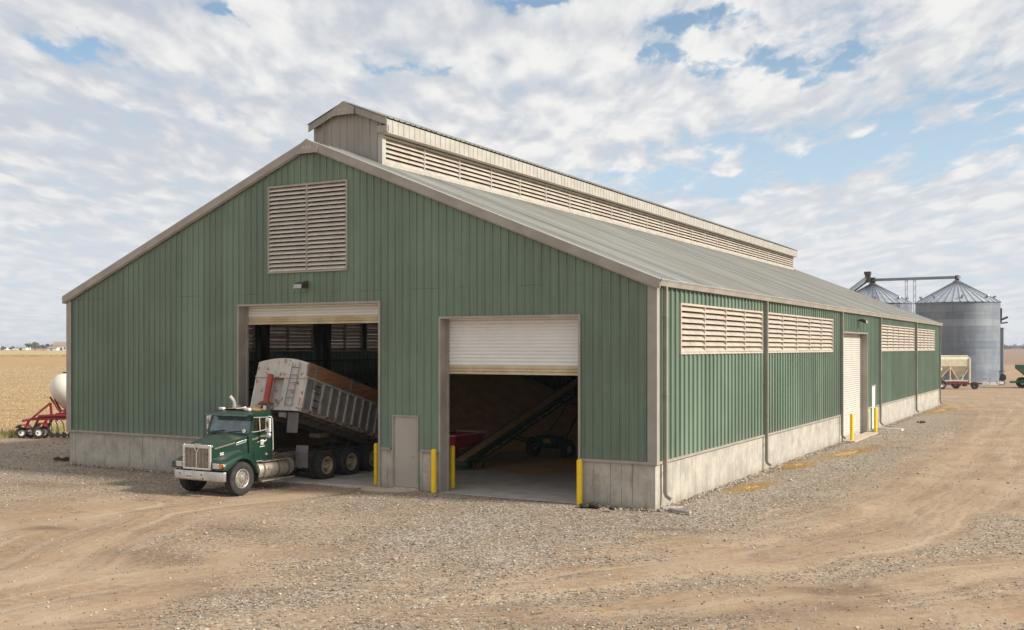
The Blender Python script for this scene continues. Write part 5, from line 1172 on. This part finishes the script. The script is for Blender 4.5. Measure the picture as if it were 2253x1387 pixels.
# ------------------------------------------------------------------ grain bins
def gbin(px, dep, rad, eave, peak, label, seed):
    x, y, _ = D(px, 766, dep); z0 = float(ground_z(x,y))
    root = thing('grain_bin', label, 'grain bin', (x,y,0), 0, 'galvanised grain bins behind the shed')
    m_, t, b, co = newmat('bin_sheet_%d' % seed)
    xx, yy, zz = t.sep(co); an = t.math('DIVIDE', t.math('ARCTAN2', yy, xx), 2*PI)
    rowi = t.math('FLOOR', t.math('DIVIDE', zz, .81)); colx = t.math('ADD', t.math('MULTIPLY', an, 12.0), t.math('MULTIPLY', rowi, .5)); ci = t.math('FLOOR', colx)
    w = t.node('ShaderNodeTexWhiteNoise', noise_dimensions='2D'); t.put(w.inputs['Vector'], t.comb(ci, rowi, 0.0))
    wr = t.node('ShaderNodeTexWhiteNoise', noise_dimensions='1D'); t.put(wr.inputs['W'], t.math('ADD', rowi, 3.7))
    v = t.math('ADD', t.math('MULTIPLY_ADD', w.outputs[0], .14, .06), t.math('MULTIPLY', wr.outputs[0], .10))
    isl = t.math('MULTIPLY', t.ss(zz, 6.48, 6.49), t.ss(zz, 7.29, 7.28)); v = t.math('ADD', v, t.math('MULTIPLY', isl, .20))
    col = t.mix(v, (.125,.15,.19), (.44,.475,.51)); col = t.mix(t.ss(t.noise(t.map(co,(1,1,.3)), 1.1, 6, .6), .42, .7, 0, .4), col, (.34,.34,.33))
    seam = t.math('MAXIMUM', t.ss(t.math('ABSOLUTE', t.math('SUBTRACT', t.math('FRACT', colx), .5)), .488, .496), t.math('MULTIPLY', t.ss(t.math('ABSOLUTE', t.math('SUBTRACT', t.math('FRACT', t.math('DIVIDE', zz, .81)), .5)), .455, .485), .6))
    col = t.mix(t.math('MULTIPLY', seam, .55), col, (.10,.11,.125))
    t.put(b.inputs['Base Color'], col); b.inputs['Metallic'].default_value = .12; b.inputs['Roughness'].default_value = .62
    w_ = MB(); prf = []; z = .35
    while z < eave: prf.append((rad+.016*math.cos(z*2*PI/.135), z)); z += .0337
    prf.append((rad, eave)); w_.lathe(prf, 96); wo = w_.build('bin_wall', m_, root, smooth=70, norm=False)
    w_ = MB(); w_.lathe([(rad+.35,-.4),(rad+.30,.30),(rad-.1,.36)], 64); w_.build('bin_foundation', CONC, root, smooth=30)
    rf = MB(); n_ = 36; rows = []
    for q in (0,1):
        row = []
        for k in range(n_*4+1):
            a = 2*PI*k/(n_*4); rb = .045 if k % 4 == 0 else 0.0; rr = (rad+.13) if q == 0 else .42; zz_ = (eave-.03) if q == 0 else peak-.18; row.append((rr*math.cos(a), rr*math.sin(a), zz_+rb))
        rows.append(row)
    rf.grid(rows); ro = rf.build('bin_roof', pm('bin_roof_%d' % seed, (.50,.53,.57), (.42,.45,.49), rough=.42, metal=.4, ns=1.5), root, norm=False)
    ri = MB()
    for k in range(n_): a = 2*PI*k/n_; ri.beam(((rad+.14)*math.cos(a),(rad+.14)*math.sin(a),eave+.01),(.40*math.cos(a),.40*math.sin(a),peak-.13),.05,.06)
    mid = .52; ri.lathe([(rad*mid-.02,eave+(peak-eave)*(1-mid)+.02),(rad*mid,eave+(peak-eave)*(1-mid)+.06),(rad*mid+.05,eave+(peak-eave)*(1-mid)+.0)], 48); ri.build('roof_rib', pm('bin_rib_%d' % seed, (.17,.185,.205), rough=.5, metal=.4), ro)
    cp = MB(); cp.lathe([(.46,peak-.2),(.46,peak-.03),(.30,peak+.05),(0,peak+.07)], 20); cp.build('roof_cap', GALV, ro, smooth=40)
    vt = MB()
    for k in range(8):
        a = 2*PI*(k+.3)/8; rr = rad*.86; zz_ = eave+(peak-eave)*.14+.1; c_, s_ = math.cos(a), math.sin(a); vt.tube([(rr*c_,rr*s_,zz_-.2),(rr*c_,rr*s_,zz_+.18),((rr+.22)*c_,(rr+.22)*s_,zz_+.24)], .13, 8)
    vt.build('roof_vent', GALV, ro, sep=1, smooth=40)
    return root
b1 = gbin(2106, 120, 4.45, 9.22, 11.75, 'nearer galvanised grain bin standing behind the cream seed tender', 1)
b2 = gbin(1920, 131, 4.60, 9.55, 12.15, 'farther galvanised grain bin half hidden behind the far end of the shed roof', 2)
def local(root, x, y, z): return (x-root.location.x, y-root.location.y, z)
# side gear on the near bin
lx, ly, _ = D(2199,766,119.5); A = local(b1, lx, ly, 0)
q = MB(); ang = math.atan2(A[1],A[0]); c_, s_ = math.cos(ang), math.sin(ang)
for w_ in (-.22,.22): q.beam((4.62*c_-w_*s_,4.62*s_+w_*c_,.5),(4.62*c_-w_*s_,4.62*s_+w_*c_,9.4),.05,.05)
for k in range(28): q.beam((4.62*c_+.22*s_,4.62*s_-.22*c_,.8+.3*k),(4.62*c_-.22*s_,4.62*s_+.22*c_,.8+.3*k),.03,.03)
q.build('bin_ladder', STEEL_DK, b1)
q = MB(); q.box(4.62*c_-.25,4.62*s_-.3,6.9,4.62*c_+.55,4.62*s_+.3,6.98); q.beam((4.7*c_,4.7*s_,7.0),(4.75*c_,4.75*s_,8.6),.3,.3); q.tube([(4.8*c_,4.8*s_,7.3),(5.5*c_,5.5*s_,7.6)], .12, 8); q.tube([(4.8*c_,4.8*s_,6.9),(5.5*c_,5.5*s_,7.0)], .08, 8); q.build('ladder_platform', STEEL_DK, b1)
q = MB(); dx = D(2203.5,766,119)[0]-b1.location.x; dy = D(2203.5,766,119)[1]-b1.location.y
q.box(dx-.20,dy-.25,.3,dx+.22,dy+.25,6.25); q.box(dx-.24,dy-.3,6.25,dx+.26,dy+.3,6.38); q.build('bin_duct', GALV, b1, bevel=.03)
# conveyor over the bins
ch = thing('overhead_conveyor', 'raised grey drag conveyor linking the peaks of the two grain bins', 'conveyor', (b2.location.x,b2.location.y,0))
pA = Vector((0,0,12.55)); pB = Vector((b1.location.x-b2.location.x, b1.location.y-b2.location.y, 12.15)); u_ = (pB-pA).normalized()
q = MB(); q.beam(pA-u_*.3, pB+u_*.3, .40, .32); q.build('trough', GALV, ch)
q = MB(); q.beam(pA+Vector((0,0,-.35)), pA+Vector((0,0,.3)), .6, .6); q.beam(pB+Vector((0,0,-.6)), pB+Vector((0,0,.22)), .42, .42); q.build('discharge_spout', STEEL_DK, ch, sep=1)
q = MB(); hx = D(1909,766,130.5); H0 = Vector((hx[0]-ch.location.x, hx[1]-ch.location.y, 12.5)); q.beam(H0+Vector((0,0,-.3)), H0+Vector((0,0,.75)), .55,.6); q.beam(H0+Vector((0,0,.7)), H0+Vector((0,0,1.05)), .75,.75); q.box(H0.x+.3,H0.y-.05,12.0,H0.x+.36,H0.y+.05,13.3); q.build('drive_head', STEEL_DK, ch)
e_ = D(1780,766,130); E0 = Vector((e_[0]-ch.location.x, e_[1]-ch.location.y, 7.4))
q = MB(); q.beam(H0+Vector((0,0,.4)), E0, .42,.34); q.build('inclined_leg', GALV, ch)
q = MB(); q.beam(H0+Vector((0,0,-.1)), E0+Vector((0,0,-.5)), .34,.2); q.build('inclined_return', STEEL_DK, ch)
q = MB()
for px in (1998,2016.5):
    fr_ = (px-1920)/(2106-1920); p = pA+(pB-pA)*fr_; top = p.z-.1
    for s_ in (-.16,.16): q.beam(Vector((p.x,p.y,0))+u_*s_, Vector((p.x,p.y,top))+u_*s_, .07,.07)
    for k in range(26): z = .4+k*.46; q.beam(Vector((p.x,p.y,z))+u_*-.16, Vector((p.x,p.y,z+(.4 if k%2 else 0)))+u_*.16, .04,.04)
q.build('lattice_leg', pm('pale_lattice', (.50,.51,.52), (.42,.43,.45), rough=.5, metal=.3), ch)
# aeration fan beside the near bin
fx_, fy_, _ = D(2202,766,114); fan = thing('aeration_fan', 'dark round fan on a stand at the foot of the nearer grain bin', 'fan', (fx_,fy_,0)); fan.scale = (.68,.68,.80)
q = MB(); q.lathe([(0,-.35),(.42,-.35),(.48,-.3),(.48,.3),(.42,.35),(0,.35)], 20, (.32,0,1.15), 'y'); q.box(-.25,-.3,.75,.2,.3,1.0); q.build('fan_housing', STEEL_DK, fan, smooth=35)
q = MB(); q.beam((-.15,0,0),(-.15,0,1.95),.07,.07); q.beam((-.4,0,1.95),(.7,0,1.98),.06,.06); q.beam((.5,0,0),(.5,0,.8),.06,.06); q.build('fan_stand', STEEL_DK, fan)
q = MB(); q.tube([(-.6,-.2,.75),(-.55,-.2,.35),(-.2,-.2,.18),(.5,-.2,.2),(.75,-.2,.6)], .10, 10); q.build('fan_pipe', PIPEW, fan, smooth=50)
q = MB(); q.tube([(-2.9,.6,.85),(-1.9,.2,.88)], .09, 10); q.beam((-1.6,0,.2),(-1.6,0,.95),.12,.12); q.beam((-1.75,0,.95),(-1.35,0,.98),.1,.1); q.build('pipe_stub', PIPEW, fan)
# seed tender
te = thing('seed_tender', 'cream hopper seed tender on a red chassis parked behind the far corner of the shed', 'farm trailer', (*D(2098,766,105.5)[:2],0), math.atan2(R[1],R[0]))
q = MB(); X0, X1 = -2.6, 1.30
q.prism([(-.8,2.25),(.8,2.25),(.8,2.98),(.62,3.2),(-.62,3.2),(-.8,2.98)], 'x', X0, X1); tb = q.build('tender_body', TENDER, te, bevel=.03)
q = MB()
for a, b_ in ((X0+.05,-.72),(-.62,X1-.03)):
    m_ = (a+b_)/2; q.hexa([(m_-.2,-.2,1.05),(m_+.2,-.2,1.05),(m_+.2,.2,1.05),(m_-.2,.2,1.05),(a,-.76,2.249),(b_,-.76,2.249),(b_,.76,2.249),(a,.76,2.249)])
q.build('tender_hopper', TENDER, te)
q = MB(); q.box(X0+.2,-.5,3.12,X1-.35,-.3,3.24); q.box(X0+.1,-.66,3.0,X1-.3,-.60,3.10); q.build('tender_lid', BLACK, te)
q = MB(); q.tube([(X0,-.5,3.27),(X1-.1,-.5,3.27)], .09, 8); q.build('tarp_roll', TENDER, te)
q = MB()
for yy in (-.78,.78):
    for x in (X0+.08,-.67,X1-.06): q.beam((x,yy,.75),(x,yy,2.3),.10,.10)
    q.beam((X0,yy,.85),(X1,yy,.85),.12,.12)
    for a, b_ in ((X0+.1,-1.55),(-.7,-1.75),(-.62,.15),(X1-.08,.45)): q.beam((a,yy,2.15),(b_,yy,.95),.07,.07)
q.beam((X1-.02,-.8,.6),(X1-.02,-.8,3.1),.16,.16); q.build('tender_frame', TENDER, te)
q = MB(); q.beam((X0-.3,-.5,.55),(2.6,-.5,.55),.14,.18); q.beam((X0-.3,.5,.55),(2.6,.5,.55),.14,.18); q.beam((X0,-.9,.62),(1.0,-.9,.62),.22,.26); 
for x in (-.3,.2,.8): q.box(x-.14,-.95,.28,x+.14,-.5,.6)
q.build('tender_chassis', pm('maroon_chassis', (.13,.012,.014), (.09,.012,.014), rough=.6, ns=4), te)
def far_wheel(parent, x, y, r_, w_, rim):
    q = MB(); q.lathe([(r_*.5,-w_),(r_*.85,-w_),(r_,-w_*.7),(r_,w_*.7),(r_*.85,w_),(r_*.5,w_)], 22, axis='y'); o = q.build('wheel', TYRE, parent, smooth=35, loc=(x,y,r_)); q = MB(); q.lathe([(r_*.52,-w_*.8),(r_*.3,-w_*.5),(0,-w_*.55)], 16, axis='y'); q.build('rim', rim, o, smooth=35)
far_wheel(te, 1.75, -.85, .36, .16, STEEL_DK); far_wheel(te, -1.55, -.9, .42, .16, WHITE); far_wheel(te, -1.55, .9, .42, .16, WHITE); far_wheel(te, .6, .85, .40, .16, WHITE)
q = MB(); q.tube([(-1.9,-.95,1.9),(-1.75,-1.0,1.2),(-1.55,-1.0,.9),(-1.1,-1.0,.62)], .12, 8); q.lathe([(0,-1.05),(.3,-1.04),(.3,-.85),(0,-.84)], 14, (-2.1,0,1.85), 'y'); q.build('auger_tube', STEEL_DK, te, smooth=40)
q = MB(); q.box(-2.3,-1.0,.2,-1.75,-.9,1.2); q.lathe([(0,-1.02),(.22,-1.0),(.22,-.9)], 12, (-1.75,0,2.0), 'y'); q.build('control_box', WHITE, te)
# grain cart
gc = thing('grain_cart', 'green grain cart with white rim parked beyond the yard by the brown field', 'grain cart', (*D(2278,766,108)[:2],0), math.atan2(R[1],R[0]))
q = MB(); q.hexa([(-.55,-.5,.95),(2.3,-.5,.95),(2.3,.5,.95),(-.55,.5,.95),(-1.45,-1.4,2.0),(3.3,-1.4,2.0),(3.3,1.4,2.0),(-1.45,1.4,2.0)]); q.hexa([(-1.45,-1.4,2.001),(3.3,-1.4,2.001),(3.3,1.4,2.001),(-1.45,1.4,2.001),(-1.42,-1.4,2.38),(3.25,-1.4,2.38),(3.25,1.4,2.38),(-1.42,1.4,2.38)]); q.build('cart_body', CARTG, gc, bevel=.02)
q = MB(); q.beam((-1.45,-1.43,2.40),(3.3,-1.43,2.40),.06,.09); q.beam((-1.44,-1.4,2.40),(-1.44,1.4,2.40),.06,.09); q.box(-1.3,-1.425,2.0,3.2,-1.408,2.05); q.build('cart_rim', WHITE, gc)
q = MB(); q.grid([[(-1.40+4.6*i/8,-1.36+2.72*j/4,2.40+.08*math.sin(PI*j/4)) for i in range(9)] for j in range(5)]); q.build('cart_tarp', BLACK, gc)
q = MB(); q.beam((-2.6,0,.6),(3.2,0,.75),.2,.2); q.beam((.0,-1.2,.55),(0,1.2,.55),.2,.2); q.build('cart_axle', CARTG, gc)
for x, y in ((-.85,-1.15),(-.85,1.15),(.55,-1.15),(.55,1.15)): far_wheel(gc, x, y, .54, .24, WHITE)
# ------------------------------------------------------------------ far farmstead and trees
def leafcrown(mb, c, rx, rz_, n, s):
    for _ in range(n):
        while True:
            p = Vector((random.uniform(-1,1),random.uniform(-1,1),random.uniform(-1,1)))
            if .25 < p.length < 1: break
        k = .75+.5*random.random(); q = Vector((c[0]+p.x*rx*k, c[1]+p.y*rx*k, c[2]+p.z*rz_*k))
        a = Vector((random.gauss(0,1),random.gauss(0,1),random.gauss(0,1))).normalized()*s*(.5+random.random()); b_ = a.cross(Vector((random.gauss(0,1),random.gauss(0,1),random.gauss(0,1)))).normalized()*s*(.5+random.random())
        mb.add([q-a,q+b_*.6,q+a,q-b_*.6],[(0,1,2,3)])
def tree(px, dep, h, wdt, mat, label, seed, dens=1.0, group='trees at the far farmstead'):
    random.seed(seed); x, y, _ = D(px,766,dep); z = float(ground_z(x,y))
    tr_ = thing('tree', label, 'tree', (x,y,z), 0, group)
    tk = MB(); tk.tube([(0,0,-.3),(.1,0,h*.3),(0,.1,h*.55),(.1,0,h*.85)], [.28,.2,.13,.04], 7); cr = MB()
    nl = 9
    for k in range(nl):
        a = 2*PI*k/nl+random.random(); rr = wdt*.30*random.uniform(.4,1.1); zz_ = h*random.uniform(.36,.84); e = (rr*math.cos(a), rr*math.sin(a), zz_)
        tk.tube([(0,0,h*.28),(e[0]*.5,e[1]*.5,(h*.28+zz_)*.5),e], [.12,.08,.03], 5)
        leafcrown(cr, e, wdt*.24, h*.19, int(110*dens), h*.055)
    tk.build('trunk', BARK, tr_); cr.build('crown', mat, tr_, norm=False)
for px, dep, h, wdt, mt, lab, sd in (
 (64,820,5.6,6.5,LEAF1,'taller tan autumn tree right of the pale blue roofed barn on the far horizon',1),
 (78,828,6.8,7.5,LEAF1,'tallest rounded autumn tree of the clump on the far horizon',2),
 (95,815,4.6,5.2,LEAF2,'dark bushy tree between the tall autumn tree and the thin twiggy tree on the horizon',3),
 (106,835,5.0,4.6,LEAF2,'thin dark twiggy tree just left of the white farmhouse on the horizon',4),
 (25,840,3.4,4.6,LEAF2,'low dark bush left of the pale blue roofed barn on the horizon',5),
 (8,850,3.3,3.6,LEAF2,'small dark bush beside the small pale low shed on the horizon',6),
 (118,850,5.0,5.0,LEAF1,'grey tan tree partly behind the white farmhouse on the horizon',8)): tree(px,dep,h,wdt,mt,lab,sd)
random.seed(7)
def house(px, dep, w, dpt, hw, hr, rmat, label, nm, cat, wins):
    x, y, _ = D(px,766,dep); z = float(ground_z(x,y)); h_ = thing(nm, label, cat, (x,y,z), math.atan2(R[1],R[0]))
    q = MB(); q.box(-w/2,-dpt/2,-.6,w/2,dpt/2,hw); q.prism([(-dpt/2,hw),(dpt/2,hw),(0,hw+hr-.1)], 'x', -w/2+.01, w/2-.01); q.build('wall', HOUSEW, h_)
    q = MB()
    for s_ in (-1,1): q.hexa([(-w/2-.4,s_*(dpt/2+.4),hw-.2),(w/2+.4,s_*(dpt/2+.4),hw-.2),(w/2+.4,0,hw+hr-.1),(-w/2-.4,0,hw+hr-.1),(-w/2-.4,s_*(dpt/2+.4),hw),(w/2+.4,s_*(dpt/2+.4),hw),(w/2+.4,0,hw+hr+.1),(-w/2-.4,0,hw+hr+.1)])
    q.build('roof', rmat, h_)
    for a, z0_, ww, hh_ in wins: q = MB(); q.box(a-ww/2,-dpt/2-.05,z0_,a+ww/2,-dpt/2-.01,z0_+hh_); q.build('window' if z0_ > .2 else 'door', BLACK, h_)
house(140,800,13,8,3.6,2.9,HROOF,'white farmhouse with brown gable roof on the horizon, cut off by the shed corner','farmhouse','house',((-2.4,.9,1.0,1.6),(-.2,0,1.4,2.2),(2.5,.9,1.2,1.5)))
house(118,795,7,6,1.9,.9,HROOF,'low white outbuilding beside the brown roofed farmhouse on the horizon','outbuilding','house',((-.5,0,1.2,1.4),))
house(47,870,11.5,9,2.2,1.6,BLUEROOF,'white barn with pale blue roof beside the autumn trees on the horizon','barn','barn',((1.5,0,2.2,1.6),))
house(8,880,8,7,1.8,1.1,BLUEROOF,'small pale low shed beyond the stubble, farthest from the green shed','outbuilding','shed',((0,0,1.6,1.4),))
wd_ = MB(); random.seed(21)
for k in range(95):
    px = random.uniform(2196,2420); dep = random.uniform(1050,1250); h = random.uniform(3.5,6.2); x, y, _ = D(px,766,dep); z = float(ground_z(x,y)); wd_.tube([(x,y,z-.3),(x,y,z+h*.6)], [.25,.1], 4)
    leafcrown(wd_, (x,y,z+h*.6), random.uniform(2,4), h*.42, 60, .55)
wd_.build('woods', pm('far_wood', (.12,.095,.10), (.085,.07,.075), rough=.9, ns=.15), norm=False); tag(bpy.data.objects['woods'], 'far off line of bare purplish trees along the right horizon', 'tree line', kind='stuff')
wd_ = MB()
for k in range(60):
    px = random.uniform(-80,150); dep = random.uniform(1250,1500); h = random.uniform(2.2,3.6); x, y, _ = D(px,766,dep); z = float(ground_z(x,y)); leafcrown(wd_, (x,y,z+h*.4), random.uniform(3,6), h*.5, 40, .6)
wd_.build('woods', pm('far_wood_left', (.13,.115,.10), (.09,.08,.075), rough=.9, ns=.15), norm=False); o = C.objects[-1]; tag(o, 'thin low line of far trees along the left horizon', 'tree line', kind='stuff')
# ------------------------------------------------------------------ small things on the gravel
def clump(pos, r_, n, name, label, cat, mat, seed, flat=.5):
    random.seed(seed); q = MB()
    for k in range(n):
        c0 = (random.gauss(0,r_*.5),random.gauss(0,r_*.3),0); rr = r_*random.uniform(.25,.55); m_ = []; 
        for i in range(5):
            ph = -.6+2.1*i/4; m_.append((max(.001,rr*math.cos(ph)*random.uniform(.85,1.1)), rr*flat*(math.sin(ph)+.3)))
        q.lathe(m_, 7, c0)
    q.v = [(v[0]+random.uniform(-.02,.02)*r_*3, v[1]+random.uniform(-.02,.02)*r_*3, v[2]+random.uniform(-.015,.015)*r_*3) for v in q.v]
    o = q.build(name, mat, None); o.location = pos; tag(o, label, cat)
clump((*G(1306,1121)[:2],.075),.25,7,'debris','long flat black scrap against the concrete right of the gable bollard','debris',DEBRIS,3,.6)
clump((*G(1345,1127)[:2],.08),.15,4,'debris','small upright black lump against the concrete near the shed corner','debris',DEBRIS,4,.8)
clump((*G(139,1014)[:2],.04),.30,7,'debris','black heap of scrap lying at the far left corner of the concrete footing','debris',DEBRIS,5,.5)
clump((*G(2025,932)[:2],.05),.22,4,'debris','dark clod on the gravel beyond the white board beside the long wall','debris',DEBRIS,6,.6)
a, b_ = Vector(G(1458,1122,.06)), Vector(G(1519,1128,.06))
q = MB(); q.tube([a+Vector((.1,.2,.0)),b_], .042, 14); q.build('drain_pipe', GREYWOOD, None, smooth=40); tag(C.objects[-1], 'weathered white drain pipe end lying on the gravel at the near shed corner', 'pipe')
q = MB(); a, b_ = Vector(G(1455,1118,.07)), Vector(G(1500,1116,.05)); q.beam(a, b_, .13, .05); q.build('board', GREYWOOD, None, bevel=.006); tag(C.objects[-1], 'short weathered grey board lying beside the drain pipe under the corner downspout', 'board')
q = MB(); a, b_ = Vector(G(1924,942,.06)), Vector(G(1986,946,.06)); q.beam(a, b_, .18, .09); q.build('board', WHITE, None, bevel=.006); tag(C.objects[-1], 'long white board on the gravel beside the long wall bollards', 'board')
def spill(px, py, rx, ry, label, seed):
    random.seed(seed); c0 = G(px,py); q = MB(); rows = []; ph = random.random()*6
    for i in range(10):
        f_ = i/9; row = []
        for k in range(57):
            a = 2*PI*k/56; rr = .72*f_*(1+.34*math.sin(2*a+ph)+.30*math.sin(3*a+ph*2)+.22*math.sin(7*a+ph)+.06*random.uniform(-1,1)); row.append((rr*rx*.75*math.cos(a), rr*ry*1.35*math.sin(a), .055*(1-f_)**.8*(.6+.5*random.random())+.035-.05*f_))
        rows.append(row)
    q.grid(rows)
    for k in range(900):
        a = random.random()*2*PI; rr = .35+abs(random.gauss(0,.45)); g_ = random.uniform(.010,.028); x, y = rr*rx*.9*math.cos(a), rr*ry*1.7*math.sin(a)
        q.add([(x-g_,y,.02),(x+g_,y,.02),(x,y-g_,.02),(x,y+g_,.02),(x,y,.04+g_)], [(0,2,4),(2,1,4),(1,3,4),(3,0,4)])
    o = q.build('grain_spill', SPILL, None, smooth=70); o.location = (c0[0],c0[1],.0); o.rotation_euler = (0,0,-.12); tag(o, label, 'grain spill', 'grain spills along the long wall')
spill(1655,1075,.42,.85,'yellow grain spill on the gravel nearest the shed corner along the long wall',1)
spill(1756,1026,.40,.60,'small yellow grain spill between the nearest and the longest spill along the long wall',2)
spill(1862,1000,.55,2.3,'longest yellow grain spill on the gravel short of the white roll door',3)
spill(2066,905,.8,2.4,'faint yellow grain spill on the gravel at the far end of the long wall',5)
# ------------------------------------------------------------------ air
HAZE = True
if HAZE:
    q = MB(); c0 = (-250, 700); q.box(-2300, -60, -1.5, 1900, 2600, 16.0)
    m = bpy.data.materials.new('haze_air'); m.use_nodes = True; nt = m.node_tree; nt.nodes.clear()
    out = nt.nodes.new('ShaderNodeOutputMaterial'); pv_ = nt.nodes.new('ShaderNodeVolumePrincipled'); pv_.inputs['Color'].default_value = (.86,.90,.96,1); pv_.inputs['Density'].default_value = .00022; pv_.inputs['Anisotropy'].default_value = .2
    nt.links.new(pv_.outputs[0], out.inputs['Volume'])
    o = q.build('haze', m, None); tag(o, 'thin even air haze over the fields', 'haze', kind='stuff')
# ------------------------------------------------------------------ render settings
vs = S.view_settings; vs.view_transform = 'Standard'; vs.look = 'None'; vs.exposure = 0.0; vs.gamma = 1.0
S.cycles.use_denoising = True; S.cycles.max_bounces = 8; S.cycles.diffuse_bounces = 4; S.cycles.volume_bounces = 0
